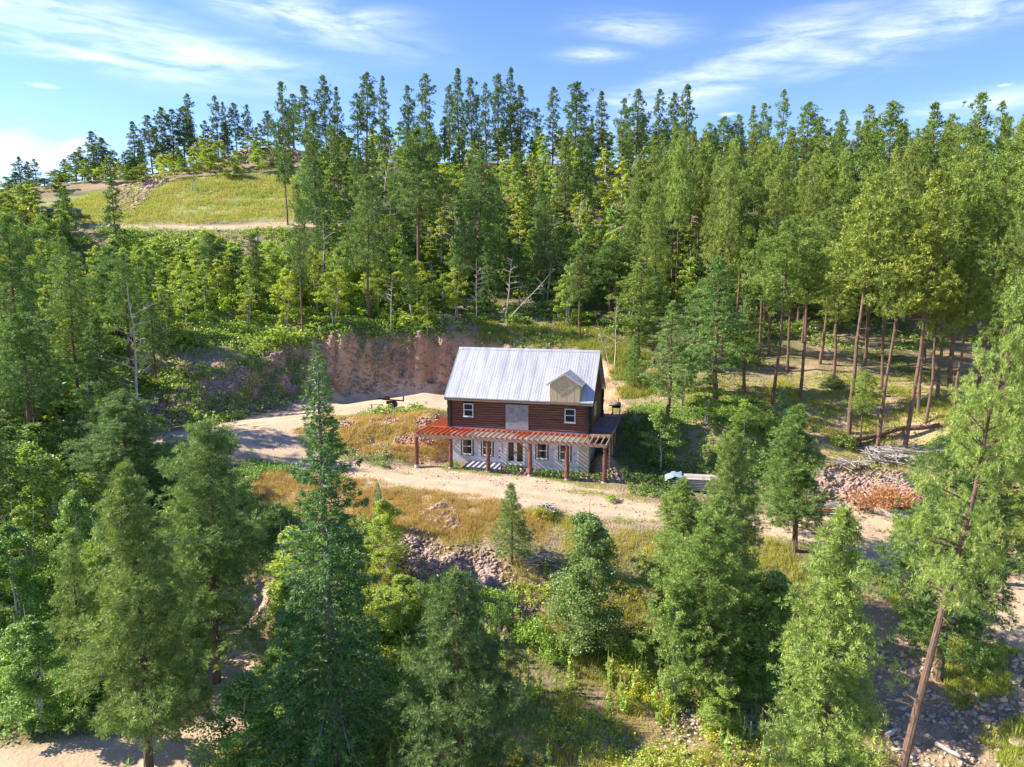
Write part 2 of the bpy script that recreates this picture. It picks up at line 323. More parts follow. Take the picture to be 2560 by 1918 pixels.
# value noise for layout and surface relief
_P = rng.random((256, 256))
def vn(x, y, s, k=0):
    x = np.asarray(x) / s + 37.3 * k + 1000; y = np.asarray(y) / s + 11.7 * k + 1000
    i, j = np.floor(x).astype(int), np.floor(y).astype(int); f, g = x - i, y - j; f = f * f * (3 - 2 * f); g = g * g * (3 - 2 * g)
    a = lambda p, q: _P[p % 256, q % 256]
    return (a(i, j) * (1 - f) + a(i + 1, j) * f) * (1 - g) + (a(i, j + 1) * (1 - f) + a(i + 1, j + 1) * f) * g
def segdist(x, y, pts, w=None):
    best = np.full(np.shape(x), 1e9)
    for i in range(len(pts) - 1):
        p, q = np.array(pts[i][:2]), np.array(pts[i + 1][:2]); d = q - p; L = d @ d
        t = np.clip(((x - p[0]) * d[0] + (y - p[1]) * d[1]) / L, 0, 1)
        r = np.hypot(x - p[0] - t * d[0], y - p[1] - t * d[1])
        if w: r = r - (w[i] + (w[i + 1] - w[i]) * t)
        best = np.minimum(best, r)
    return best
def inpoly(x, y, poly):
    x = np.asarray(x); y = np.asarray(y); c = np.zeros(x.shape, bool); n = len(poly)
    for i in range(n):
        (x0, y0), (x1, y1) = poly[i][:2], poly[(i + 1) % n][:2]
        if y0 == y1: continue
        c ^= ((y0 > y) != (y1 > y)) & (x < (x1 - x0) * (y - y0) / (y1 - y0) + x0)
    return c
def polydist(x, y, poly):                            # negative inside
    d = segdist(x, y, list(poly) + [poly[0]]); return np.where(inpoly(x, y, poly), -d, d)
def ground_hit(px, py):                              # where a surveyed sight line meets the ground
    d = ray(px, py); t = np.linspace(18, 210, 800); z = H0(d[0] * t, d[1] * t); below = np.nonzero(CAMH + d[2] * t < z)[0]
    k = t[below[0]] if len(below) else 200.0
    return (d[0] * k, d[1] * k)
def gp(pts): return [ground_hit(*p) for p in pts]
pad_poly = gp([(700, 1045), (760, 1000), (870, 976), (1105, 968)]) + [HF(-2.5, HD + 8), HF(5, HD + 7.5), HF(12.5, HD + 5), HF(13, HD + .5), HF(1, HD + .3), HF(-1.5, HD), HF(-3.2, 6.6)] + gp([(960, 1022), (860, 1040), (760, 1075)])
meadow = gp([(90, 500), (330, 470), (470, 452), (580, 440), (740, 440), (740, 548), (560, 556), (300, 558), (120, 545)])
meadow_road = gp([(240, 566), (400, 568), (560, 568), (740, 562), (840, 556)])
pinkcut = gp([(590, 380), (740, 378), (740, 408), (600, 412)])
talus = gp([(985, 1345), (1045, 1350), (1080, 1395), (1180, 1390), (1235, 1420), (1260, 1470), (1300, 1540), (1260, 1590), (1180, 1480), (1040, 1450), (1000, 1400)])
talus2 = gp([(1060, 1285), (1120, 1260), (1140, 1320), (1100, 1325)])
greybank = gp([(2030, 1180), (2120, 1180), (2250, 1190), (2310, 1230), (2320, 1290), (2180, 1275), (2010, 1270)])
drygrass = gp([(640, 1180), (900, 1205), (1180, 1250), (1300, 1280), (1350, 1330), (1150, 1345), (1000, 1330), (850, 1300), (620, 1290)])
orange = [HF(-1.0, -1.6), HF(-1.0, 3.4), HF(-3, 4.4), HF(-9, 3), HF(-14, 3.2), HF(-14, -1.4), HF(-8, -2.8)]
drive_poly = gp([(440, 1092), (560, 1060), (700, 1030), (860, 985), (1000, 985), (960, 1020), (860, 1042), (790, 1062), (745, 1110), (720, 1140), (640, 1142), (560, 1130), (470, 1110)])
front_poly = [HF(-4.5, -2.0), HF(-1, -2.62), HF(6, -2.9), HF(HL + 1, -3.1), HF(HL + 3, -4.5), HF(4, -6), HF(-4, -5.5)]
rub = gp([(2180, 1620), (2400, 1560), (2620, 1600), (2640, 1918), (2200, 1918)])
rockc = gp([(1850, 1640), (2050, 1620), (2050, 1900), (1700, 1850)])
yard = gp([(2120, 1275), (2330, 1300), (2460, 1310), (2620, 1400), (2700, 1560), (2500, 1560), (2330, 1500), (2200, 1400)])
rfloor = gp([(1750, 980), (2000, 960), (2300, 950), (2560, 1000), (2560, 1150), (2330, 1170), (2100, 1170), (1900, 1080)])
def zones(x, y):
    nz = (vn(x, y, 3.1, 1) - .5) * 1.6 + (vn(x, y, 1.1, 2) - .5) * .9
    sm = lambda d, w: np.clip(.5 - (d + nz * .7) / w, 0, 1)
    z = {}
    r = np.minimum(segdist(x, y, road_hi, [2.3, 2.3, 3.4, 4.2, 5.0, 5.5]), segdist(x, y, road_lo, [2.4, 2.2, 2.0, 2.1, 2.3, 2.3, 2.2, 2.1, 2.6, 3.0, 2.6, 2.4, 2.4]))
    r = np.minimum(r, segdist(x, y, road_ll, [1.2, 1.2, 1.2, 1.0, 1.2, 1.2, .9]))
    r = np.minimum(r, polydist(x, y, pad_poly)); r = np.minimum(r, polydist(x, y, drive_poly)); r = np.minimum(r, polydist(x, y, front_poly)); r = np.minimum(r, polydist(x, y, yard)); r = np.minimum(r, segdist(x, y, meadow_road, [1.2] * 5))
    z['road'] = np.clip(.5 - (r + nz * .55) / .8, 0, 1)
    z['roadd'] = r + nz * .55
    bank = segdist(x, y, bank_base + [], None); bt = segdist(x, y, bank_top[:], None)
    strip = list(bank_base) + list(bank_top)[::-1]
    sb = [HF(-2, HD + 8)] + [HF(6, HD + 7.6), HF(13, HD + 5)] + [p[:2] for p in bt2][::-1]
    z['bank'] = np.maximum(sm(polydist(x, y, [p[:2] for p in strip]), 1.0), sm(polydist(x, y, sb) - .4, 1.0))
    z['meadow'] = sm(polydist(x, y, meadow) * .5, 2)
    z['pink'] = np.maximum.reduce([sm(polydist(x, y, pinkcut), 1.5), sm(polydist(x, y, talus), .8), sm(polydist(x, y, talus2), .6), sm(polydist(x, y, greybank), .8)])
    z['dry'] = sm(polydist(x, y, drygrass), 1.5)
    z['orange'] = sm(polydist(x, y, orange), 1.5)
    z['rub'] = np.maximum(sm(polydist(x, y, rub), 2), sm(polydist(x, y, rockc), 2))
    z['rfloor'] = sm(polydist(x, y, rfloor) - 1, 4)
    return z
def HT(x, y):
    x = np.asarray(x, float); y = np.asarray(y, float); sh = x.shape; x = x.ravel(); y = y.ravel()
    z = zones(x, y); bz = z['bank'] * (1 - z['road'])
    h = H0(x + bz * (vn(x, y, 2.1, 14) - .5) * 1.2, y + bz * ((vn(x, y * .2, 1.3, 15) - .5) * 2.6 + (vn(x, y * .3, .55, 16) - .5) * 1.1)); k = 1 - z['road']
    h = h + k * ((vn(x, y, 2.3, 5) - .5) * .30 + (vn(x, y, .8, 6) - .5) * .14) + (vn(x, y, 6, 7) - .5) * .12
    rocky = np.maximum.reduce([z['bank'], z['pink'], z['rub'] * .8, z['orange'] * .5])
    h = h + rocky * k * ((vn(x, y, .55, 8) - .5) * .42 + (vn(x, y, 1.5, 9) - .5) * .5)
    # keep the ground clear of the basement room
    lx = (x - HO[0]) * U[0] + (y - HO[1]) * U[1]; ly = (x - HO[0]) * V[0] + (y - HO[1]) * V[1]
    near = (lx > -2.4) & (lx < HL + 1.9) & (ly > -2.9) & (ly < .15)
    flat = -.06 - .028 * np.clip(lx, 0, 14)
    wgt = np.clip((lx + .6) / .8, 0, 1) * np.clip((ly + 3.2) / .8, 0, 1) * np.clip((.35 - ly) / .2, 0, 1) * np.clip((HL + 2.2 - lx) / .8, 0, 1)
    h = h * (1 - wgt) + flat * wgt
    ins = (lx > .25) & (lx < HL - .2) & (ly > .2) & (ly < HD - .2)
    h = np.where(ins, np.minimum(h, -.25), h)
    return h.reshape(sh)
def ht(x, y): return float(HT(np.array([x]), np.array([y]))[0])

def axis(segs):
    o = []
    for a, c, st in segs: o += list(np.arange(a, c, st))
    return np.array(o + [segs[-1][1]])
gx = axis([(-700, -260, 44), (-260, -120, 7), (-120, -52, 1.7), (-52, -26, .5), (-26, 24, .3), (24, 50, .5), (50, 110, 1.6), (110, 260, 7), (260, 700, 44)])
gy = axis([(-600, -60, 45), (-60, 15, 5), (15, 27, .8), (27, 62, .3), (62, 92, .38), (92, 125, 1.0), (125, 200, 1.6), (200, 300, 6), (300, 900, 50)])
GX, GYY = np.meshgrid(gx, gy); fx, fy = GX.ravel(), GYY.ravel()
fz = HT(fx, fy); Z = zones(fx, fy)
# albedo of the soil and plants that stand there (flat colour zones, no light or shade)
C = lambda *c: np.array(c, float)
def lay(base, w, c): return base * (1 - w[:, None]) + c * w[:, None]
n1, n2, n3 = vn(fx, fy, 5, 11), vn(fx, fy, 1.6, 12), vn(fx, fy, .6, 13)
mixn = np.clip((n1 * .5 + n2 * .3 + n3 * .2 - .3) * 2.2, 0, 1)
cl = C(.17, .17, .07) * (1 - mixn[:, None]) + C(.44, .31, .21) * mixn[:, None]
cl = lay(cl, Z['rfloor'], C(.48, .35, .23)); cl = lay(cl, Z['rfloor'] * np.clip((n2 - .5) * 4, 0, 1) * .8, C(.36, .34, .12))
cl = lay(cl, Z['meadow'], C(.38, .40, .17)); cl = lay(cl, Z['meadow'] * np.clip((n1 - .45) * 4, 0, 1) * .8, C(.27, .31, .09)); cl = lay(cl, Z['meadow'] * np.clip((n2 * n3 - .35) * 5, 0, 1) * .7, C(.45, .34, .22))
cl = lay(cl, Z['dry'], C(.50, .36, .17)); cl = lay(cl, Z['dry'] * np.clip((n2 - .5) * 5, 0, 1) * .7, C(.34, .30, .11))
cl = lay(cl, Z['orange'], C(.56, .28, .13)); cl = lay(cl, Z['orange'] * np.clip((n2 - .5) * 5, 0, 1) * .8, C(.42, .36, .14))
cl = lay(cl, Z['rub'], C(.36, .26, .18)); cl = lay(cl, Z['rub'] * np.clip((n3 - .5) * 5, 0, 1) * .8, C(.50, .34, .2))
cl = lay(cl, Z['pink'], C(.52, .37, .30)); cl = lay(cl, Z['bank'], C(.62, .35, .22)); cl = lay(cl, Z['bank'] * np.clip((n2 - .45) * 4, 0, 1) * .7, C(.66, .43, .31))
rc = C(.62, .46, .29) * (1 - n1[:, None] * .8) + C(.58, .42, .29) * n1[:, None] * .8
rc = rc * (1 + (n3[:, None] - .5) * .12)
dc = np.minimum(segdist(fx, fy, road_lo), segdist(fx, fy, road_hi)); rut = np.exp(-((dc - .85) / .28) ** 2) * (.5 + .5 * n2); mid_ = np.exp(-(dc / .35) ** 2) * n1
rc = rc * (1 + .10 * rut[:, None]) * (1 - .16 * (1 - rut[:, None]) * np.clip((n2[:, None] - .35) * 2, 0, 1)); rc = rc * (1 - mid_[:, None] * .35) + C(.36, .36, .18) * mid_[:, None] * .35
cl = lay(cl, Z['road'], rc)
nx, ny = len(gx), len(gy)
ii, jj = np.meshgrid(np.arange(nx - 1), np.arange(ny - 1)); ii, jj = ii.ravel(), jj.ravel()
F = np.stack([jj * nx + ii, jj * nx + ii + 1, (jj + 1) * nx + ii + 1, (jj + 1) * nx + ii], 1)
Vt = np.stack([fx, fy, fz], 1)
def _ground(b):
    a = b.n('ShaderNodeAttribute', attribute_name='albedo').outputs['Color']
    o = b.n('ShaderNodeTexCoord').outputs['Object']
    r = b.n('ShaderNodeAttribute', attribute_name='smoothness').outputs['Fac']
    f1 = b.noise(o, 1.6, 8, .68); f2 = b.noise(o, 9, 6, .7); vo = b.n('ShaderNodeTexVoronoi', ins={'Vector': o, 'Scale': 5.5, 'Randomness': 1}).outputs['Distance']
    c = b.mix(b.ramp(f2, .35, .7), b.mix(1.0, a, (.72, .68, .66), 'MULTIPLY'), b.mix(1.0, a, (1.2, 1.2, 1.18), 'MULTIPLY'))
    c = b.mix(b.ramp(f1, .3, .75, .0, .45), c, b.mix(1.0, a, (.8, .86, .7), 'MULTIPLY'))
    f3 = b.noise(o, .45, 5, .6, 1.5); f4 = b.noise(o, 26, 3, .6)
    rd = b.mix(b.ramp(f3, .38, .66), b.mix(1.0, a, (.84, .83, .84), 'MULTIPLY'), b.mix(1.0, a, (1.06, 1.05, 1.03), 'MULTIPLY'))
    rd = b.mix(b.ramp(f4, .52, .7, 0, .45), rd, b.mix(1.0, a, (.66, .64, .64), 'MULTIPLY')); rd = b.mix(b.ramp(f2, .55, .75, 0, .3), rd, b.mix(1.0, a, (.8, .72, .66), 'MULTIPLY'))
    c = b.mix(b.math('MULTIPLY', r, .85), c, rd)
    h = b.math('ADD', b.math('MULTIPLY', f2, .6), b.math('MULTIPLY', vo, .5))
    finish(b, c, .95, 0, h, b.ramp(r, 0, 1, .14, .045), .8, .1)
M['ground'] = mat('soil, grass and gravel', _ground)
rm = (Z['road'][F].mean(1) > .5); bk = (Z['bank'][F].mean(1) > .5) & ~rm
def terrain_piece(name, mask):
    Fm = F[mask]; used = np.unique(Fm); remap = np.full(len(Vt), -1); remap[used] = np.arange(len(used))
    me = mesh_np(name, Vt[used], remap[Fm], M['ground'], smooth=True)
    a = me.attributes.new('albedo', 'FLOAT_COLOR', 'POINT'); a.data.foreach_set('color', np.concatenate([cl[used], np.ones((len(used), 1))], 1).astype(np.float32).ravel())
    s = me.attributes.new('smoothness', 'FLOAT', 'POINT'); s.data.foreach_set('value', Z['road'][used].astype(np.float32))
    return tag(link(name, me), kind='structure')
terrain_piece('hillside_ground', ~rm & ~bk); terrain_piece('dirt_driveway', rm); terrain_piece('cut_bank', bk)

# ------------------------------------------------------------------ the log house (local frame: x along the front, y to the back, z up)
house = empty('log_house', (HO[0], HO[1], 0), -YAW, 'two storey log house with pale metal roof, one dormer and a bare rafter porch', 'house')
T_E = EAVE + DECK; T_R = RIDGE + DECK; slope = (RIDGE - EAVE) / (HD / 2 + .35)
# basement walls
m = MB(); m.box(0.05, 11.35, .05, .3, -.5, DECK - .02); m.build('basement_wall', M['wrap'], house)
m = MB(); m.box(11.35, HL - .02, .046, .3, -.6, DECK - .02); m.box(HL - .3, HL - .02, .3, HD - .2, -.6, DECK - .02); m.box(.05, .3, .3, HD - .2, -.4, DECK - .02)  # right end of the front carries the wall's sunlit tone as colour
m.box(.3, HL - .3, HD - .45, HD - .2, 0, DECK - .02); m.build('basement_wall_tan', M['wall_sunlit'], house)
for (u, z, w, h) in ((.75,1.75,.35,.05),(.75,1.6,.25,.03),(2.55,1.75,.4,.05),(2.6,1.62,.25,.03),(2.3,.75,.35,.06),(2.35,.62,.25,.03),(4.45,1.95,.18,.2),(4.5,1.05,.2,.16),(4.5,.5,.18,.22),
                     (9.1,1.45,.36,.05),(9.1,1.32,.26,.03),(11.0,1.25,.3,.06),(11.0,1.1,.3,.03),(9.2,.55,.3,.05),(11.0,2.2,.28,.05),(7.1,1.2,.22,.05),(3.0,2.4,.3,.05)):
    m = MB(); m.box(u - w/2, u + w/2, .047, .052, z - h/2, z + h/2); m.build('wall_print', M['print'], house)
for k in range(9): m = MB(); m.box(4.72, 4.80 + .03 * (k % 2), .047, .052, 1.75 - k * .11, 1.82 - k * .11); m.build('wall_print', M['print'], house)
# windows
def window(u, z, w, h, y, tape=False, label=None):
    f = MB(); fw = .075
    f.box(u-w/2, u+w/2, y-.06, y+.02, z, z+fw); f.box(u-w/2, u+w/2, y-.06, y+.02, z+h-fw, z+h)
    f.box(u-w/2, u-w/2+fw, y-.06, y+.02, z+fw, z+h-fw); f.box(u+w/2-fw, u+w/2, y-.06, y+.02, z+fw, z+h-fw)
    f.box(u-w/2+fw, u+w/2-fw, y-.05, y+.02, z+h*.49, z+h*.49+.06)
    fr = f.build('window', M['white'], house)
    if label: fr['label'] = label
    g = MB(); g.box(u-w/2+fw, u+w/2-fw, y-.012, y+.012, z+fw, z+h*.49); g.box(u-w/2+fw, u+w/2-fw, y-.03, y-.006, z+h*.49+.06, z+h-fw); g.build('pane', M['glass'], fr)
    s = MB(); s.box(u-w/2-.04, u+w/2+.04, y-.1, y-.062, z-.05, z-.003); s.build('sill', M['white'], fr)
    if tape:
        t = MB(); e = .11; ty = y - .004
        t.box(u-w/2-e, u-w/2-.001, ty-.02, ty+.01, z-e, z+h+.03); t.box(u+w/2+.001, u+w/2+e, ty-.02, ty+.01, z-e, z+h+.03); t.box(u-w/2, u+w/2, ty-.02, ty+.01, z-e, z-.055); t.build('flashing_tape', M['black'], fr)
for u in (1.62, 3.42, 8.22, 10.18): window(u, .62, .92, 1.38, .05, True, 'basement window edged with black tape')
# french door
f = MB(); f.box(5.08, 5.16, -.03, .06, .0, 2.12); f.box(6.70, 6.78, -.03, .06, 0, 2.12); f.box(5.16, 6.70, -.03, .06, 2.04, 2.12); f.box(5.08, 6.78, -.08, .05, -.06, .0)
fd = f.build('french_door', M['white'], house)
for u0 in (5.16, 5.935):
    l = MB(); l.box(u0, u0+.765, -.012, .046, .0, .26); l.box(u0, u0+.765, -.012, .046, 1.92, 2.04); l.box(u0, u0+.13, -.012, .046, .26, 1.92); l.box(u0+.635, u0+.765, -.012, .046, .26, 1.92); l.build('door_leaf', M['white'], fd)
    g = MB(); g.box(u0+.13, u0+.635, .012, .04, .26, 1.92); g.build('pane', M['glass'], fd)
    g = MB(); g.box(u0+.16, u0+.605, .0, .009, 1.0, 1.90)
    for k in range(9): g.box(u0+.16, u0+.605, -.004, -.0005, 1.02 + k*.1, 1.09 + k*.1)
    g.build('blind', M['rust'], fd)
    h = MB(); h.box((5.83 if u0 < 5.5 else 5.98), (5.87 if u0 < 5.5 else 6.02), -.06, -.013, .95, 1.1); h.build('handle', M['iron'], fd)
# log walls: stacked courses, notched round ends past each corner
CR = .2
openings = [(1.31-.02, 2.21+.02, .88, 2.08), (5.05, 7.07, 0, 2.18), (10.13-.02, 11.05+.02, .80, 2.04)]
lw = MB(); n_c = 13
def logseg(mb, a, c, r, k=10): mb.tube([a, c], [r * random.uniform(.97, 1.03), r * random.uniform(.97, 1.03)], k)
for i in range(n_c):
    z = DECK + CR/2 + i * CR + .0; spans = [(-.0, HL)]
    for (a, c, z0, z1) in openings:
        if DECK + z0 - .06 < z < DECK + z1 + .06:
            spans = [q for (s0, s1) in spans for q in ([(s0, a), (c, s1)] if s0 < a and s1 > c else [(s0, s1)])]
    for s0, s1 in spans: logseg(lw, (s0, .12 + random.uniform(-.008, .008), z), (s1, .12 + random.uniform(-.008, .008), z), .109)
lw.build('front_log_wall', M['log'], house)
for nm, x in (('right_log_wall', HL - .12), ('left_log_wall', .12)):
    lw = MB()
    for i in range(n_c):
        z = DECK + i * CR + (CR if i else .06)
        if nm[0] == 'r' and DECK + .9 < z < DECK + 2.1: logseg(lw, (x, .2, z), (x, 2.9, z), .115); logseg(lw, (x, 3.9, z), (x, HD, z), .115)
        else: logseg(lw, (x, .2, z), (x, HD, z), .115)
    lw.build(nm, M['log'], house)
lw = MB()
for i in range(n_c): z = DECK + CR/2 + i * CR; logseg(lw, (0, HD - .12, z), (HL, HD - .12, z), .115)
lw.build('back_log_wall', M['log'], house)
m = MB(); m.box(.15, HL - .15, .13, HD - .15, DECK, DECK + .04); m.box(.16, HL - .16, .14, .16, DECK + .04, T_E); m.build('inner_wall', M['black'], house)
for x in (.12, HL - .12):
    for y in (.12, HD - .12):
        lw = MB()
        for i in range(n_c + 1):
            z = DECK + CR/2 + i * CR; sgn = -1 if x < 1 else 1; sy = -1 if y < 1 else 1; L = random.uniform(.28, .36)
            if i < n_c: logseg(lw, (x, y, z), (x + sgn * L, y, z), .108, 9)
            L = random.uniform(.28, .36); z2 = DECK + i * CR + (.04 if i == 0 else 0)
            logseg(lw, (x, y, z2 if i else DECK + .06), (x, y + sy * L, z2 if i else DECK + .06), .108, 9)
        lw.build('corner_logs', M['log_dark'], house)
window(1.76, DECK + .92, .88, 1.14, .0); window(10.59, DECK + .84, .9, 1.16, .0)
f = MB(); f.box(HL-.0, HL+.03, 2.95, 3.85, DECK+.92, DECK+1.0); f.box(HL-.0, HL+.03, 2.95, 3.85, DECK+2.0, DECK+2.08); f.box(HL-.0, HL+.03, 2.95, 3.03, DECK+1.0, DECK+2.0); f.box(HL-.0, HL+.03, 3.77, 3.85, DECK+1.0, DECK+2.0)
sw = f.build('window', M['white'], house); g = MB(); g.box(HL-.03, HL-.005, 3.03, 3.77, DECK+1.0, DECK+2.0); g.build('pane', M['glass'], sw)
# boarded double door over the porch
d1 = MB(); d1.box(5.07, 6.24, -.05, .06, DECK + .0, DECK + 2.15); d1 = d1.build('boarded_door', M['door'], house); d1['label'] = 'weathered grey plywood double door without steps'
d2 = MB(); d2.box(6.25, 7.05, -.07, .06, DECK + .0, DECK + 2.15); d2.build('door_leaf', M['door'], d1)
p = MB(); p.box(5.45, 5.72, -.056, -.052, DECK + 1.42, DECK + 1.85); p.build('patch', M['fascia'], d1); p = MB(); p.box(6.55, 6.8, -.077, -.072, DECK + 1.45, DECK + 1.8); p.build('patch', M['fascia'], d1)
p = MB(); p.tube([(6.05, -.05, DECK + 1.3), (6.05, -.11, DECK + 1.3)], .035, 8); p.build('door_knob', M['steel'], d1)
# gables
for x0, x1 in ((.02, .14), (HL - .14, HL - .02)):
    m = MB(); zb = DECK + n_c * CR - .1
    m.add([(x0, .0, zb), (x0, HD, zb), (x0, HD / 2, T_R - .1), (x1, .0, zb), (x1, HD, zb), (x1, HD / 2, T_R - .1)], [(0, 2, 1), (3, 4, 5), (0, 1, 4, 3), (1, 2, 5, 4), (2, 0, 3, 5)]); g = m.build('gable', M['gable'], house)
    bt = MB()
    for k in range(19):
        y = .25 + k * (HD - .5) / 18; zt = T_R - .25 - abs(y - HD / 2) * slope
        if zt > zb + .1: bt.box(x0 - .02 if x0 < 1 else x1, x0 if x0 < 1 else x1 + .02, y - .03, y + .03, zb + .05, zt)
    bt.build('batten', M['gable'], g)
# roof sheets with ribs
def roofz(y): return T_E + (y + .35) * slope if y <= HD / 2 else T_E + (HD + .35 - y) * slope
OV = .3
def sheet(mb, x0, x1, ya, yb, th=.07):
    za, zb_ = roofz(ya), roofz(yb)
    mb.add([(x0, ya, za), (x1, ya, za), (x1, yb, zb_), (x0, yb, zb_), (x0, ya, za - th), (x1, ya, za - th), (x1, yb, zb_ - th), (x0, yb, zb_ - th)],
           [(0,1,2,3), (7,6,5,4), (0,4,5,1), (1,5,6,2), (2,6,7,3), (3,7,4,0)])
DX0, DX1 = 8.93, 11.42; DZ = T_E - .02; DH, DPK = 1.58, 2.38
rf = MB(); ydorm = .02
sheet(rf, -OV, DX0, -.35, HD/2); sheet(rf, DX1, HL + OV, -.35, HD/2); sheet(rf, DX0, DX1, ydorm, HD/2)
roof = rf.build('roof', M['roof'], house)
rb = MB(); x = -OV + .06; i = 0
while x < HL + OV:
    ya = ydorm if DX0 - .02 < x < DX1 + .02 else -.35
    h = .008 if i % 4 else .018; w = .010 if i % 4 else .016
    za, zb_ = roofz(ya), roofz(HD/2 - .2)
    rb.add([(x-w*1.6, ya, za+.001), (x+w*1.6, ya, za+.001), (x+w*.6, ya, za+h), (x-w*.6, ya, za+h), (x-w*1.6, HD/2-.2, zb_+.001), (x+w*1.6, HD/2-.2, zb_+.001), (x+w*.6, HD/2-.2, zb_+h), (x-w*.6, HD/2-.2, zb_+h)], [(3,2,1,0), (4,5,6,7), (0,1,5,4), (1,2,6,5), (2,3,7,6), (3,0,4,7)])
    x += .2286; i += 1
rb.build('roof_rib', M['roof'], roof)
rf = MB(); sheet(rf, -OV, HL + OV, HD + .35, HD/2 + .001); rf.build('roof', M['roof'], house)
rc_ = MB(); rr = .26
for sy in (-1, 1): rc_.bar((-OV - .02, HD/2 + sy * rr / 2, T_R + .05 - slope * rr / 2), (HL + OV + .02, HD/2 + sy * rr / 2, T_R + .05 - slope * rr / 2), rr * 1.36, .012, (0, -sy * slope * -1 * -1, 1)) if False else None
y0 = HD/2; vs = []
for x in (-OV - .02, HL + OV + .02): vs += [(x, y0 - .2, T_R - .2*slope + .045), (x, y0 - .04, T_R + .05), (x, y0 + .04, T_R + .05), (x, y0 + .2, T_R - .2*slope + .045), (x, y0 + .2, T_R - .2*slope + .005), (x, y0 - .2, T_R - .2*slope + .005)]
rc_.add(vs, [(0,6,7,1)[::-1], (1,7,8,2)[::-1], (2,8,9,3)[::-1], (3,9,10,4)[::-1], (5,11,6,0)[::-1], (0,1,2,3,4,5), (11,10,9,8,7,6), (4,10,11,5)]); rc_.build('ridge_cap', M['roof'], roof)
for x in (-OV - .03, HL + OV + .005):
    for (ya, yb) in ((-.37, HD/2), (HD + .37, HD/2)):
        za, zb_ = roofz(-.35), T_R; rk = MB()
        rk.add([(x, ya, za + .02), (x + .025, ya, za + .02), (x + .025, yb, zb_ + .035), (x, yb, zb_ + .035), (x, ya, za - .17), (x + .025, ya, za - .17), (x + .025, yb, zb_ - .16), (x, yb, zb_ - .16)], [(0,1,2,3), (7,6,5,4), (0,4,5,1), (1,5,6,2), (2,6,7,3), (3,7,4,0)]); rk.build('rake_trim', M['roof'], roof)
fa = MB(); fa.box(-OV, DX0, -.33, -.30, T_E - .28, T_E - .072); fa.box(DX1 + .02, HL + OV, -.33, -.30, T_E - .28, T_E - .072); fa.box(-OV, HL + OV, -.299, .02, T_E - .26, T_E - .24)
fa.box(DX0 - .03, DX1 + .03, -.40, -.334, T_E - .2, T_E - .03); fa.build('fascia', M['fascia'], house)
# dormer
dm = MB(); fy_ = -.31; zt = DZ + DH; zp = DZ + DPK; xm = (DX0 + DX1) / 2
yb_ = (zp - T_E) / slope - .35
dm.add([(DX0, fy_, DZ), (DX1, fy_, DZ), (DX1, fy_, zt), (xm, fy_, zp), (DX0, fy_, zt), (DX0, 2.6, DZ + .5), (DX1, 2.6, DZ + .5), (DX1, 2.6, zt), (xm, 2.6, zp), (DX0, 2.6, zt)],
       [(0,1,2,3,4), (0,4,9,5), (1,6,7,2), (5,9,8,7,6), (2,7,8,3), (3,8,9,4), (0,5,6,1)])
dorm = dm.build('dormer', M['osb'], house)
sm_ = MB()
for x in (9.55, 10.35, 10.98): sm_.box(x - .006, x + .006, fy_ - .004, fy_ - .001, DZ + .02, zt - .02)
for x0, x1, z in ((9.97, 10.4, 1.28), (9.97, 10.4, 1.55), (9.75, 10.6, .98)): sm_.box(x0, x1, fy_ - .0045, fy_ - .0015, DZ + z - .006, DZ + z + .006)
sm_.box(9.965, 9.977, fy_ - .005, fy_ - .002, DZ + 1.28, DZ + 1.55); sm_.box(10.395, 10.407, fy_ - .005, fy_ - .002, DZ + 1.28, DZ + 1.55); sm_.build('panel_seam', M['fascia'], dorm)
ds = (zp - zt) / (xm - DX0); ov = .27
for sx in (-1, 1):
    dr = MB(); xe = xm + sx * (xm - DX0 + ov); ze = zt - ov * ds + .03; zr = zp + .03; yf = fy_ - .12
    ybe = (ze - T_E) / slope - .35 - .02; ybr = (zr - T_E) / slope - .35 + .02; th = .06
    vs = [(xm, yf, zr), (xe, yf, ze), (xe, ybe, ze), (xm, ybr, zr)]; vs = vs + [(a, c, d - th) for a, c, d in vs]
    fs = [(0,1,2,3), (7,6,5,4), (0,4,5,1), (1,5,6,2), (2,6,7,3), (3,7,4,0)]
    dr.add(vs, fs if sx > 0 else [q[::-1] for q in fs]); o = dr.build('dormer_roof', M['roof'], dorm)
    rk = MB(); e = .012; q = [(xm, yf - e, zr + .02), (xe, yf - e, ze + .02), (xe, yf - e, ze - .15), (xm, yf - e, zr - .15)]; q = q + [(a, c - .025, d) for a, c, d in q]
    rk.add(q, [(3,2,1,0), (4,5,6,7), (0,1,5,4), (1,2,6,5), (2,3,7,6), (3,0,4,7)]); rk.build('dormer_trim', M['roof'], dorm)
    rb = MB()
    yy = yf + .1
    while yy < ybr - .1:
        t0 = 0; 
        # rib runs down the slope until it meets the main roof
        f_lo = min(1.0, max(0.0, 1 - max(0, (yy - ybe) / max(ybr - ybe, .01))))
        a = Vector((xm + sx * .06, yy, zr - .06 * ds + .008)); c = Vector((xm + (xe - xm) * f_lo * .99, yy, zr + (ze - zr) * f_lo * .99 + .008))
        if (c - a).length > .15 and abs(c.x - xm) > .1: rb.bar(a, c, .02, .02)
        yy += .2286
    rb.build('dormer_rib', M['roof'], o)

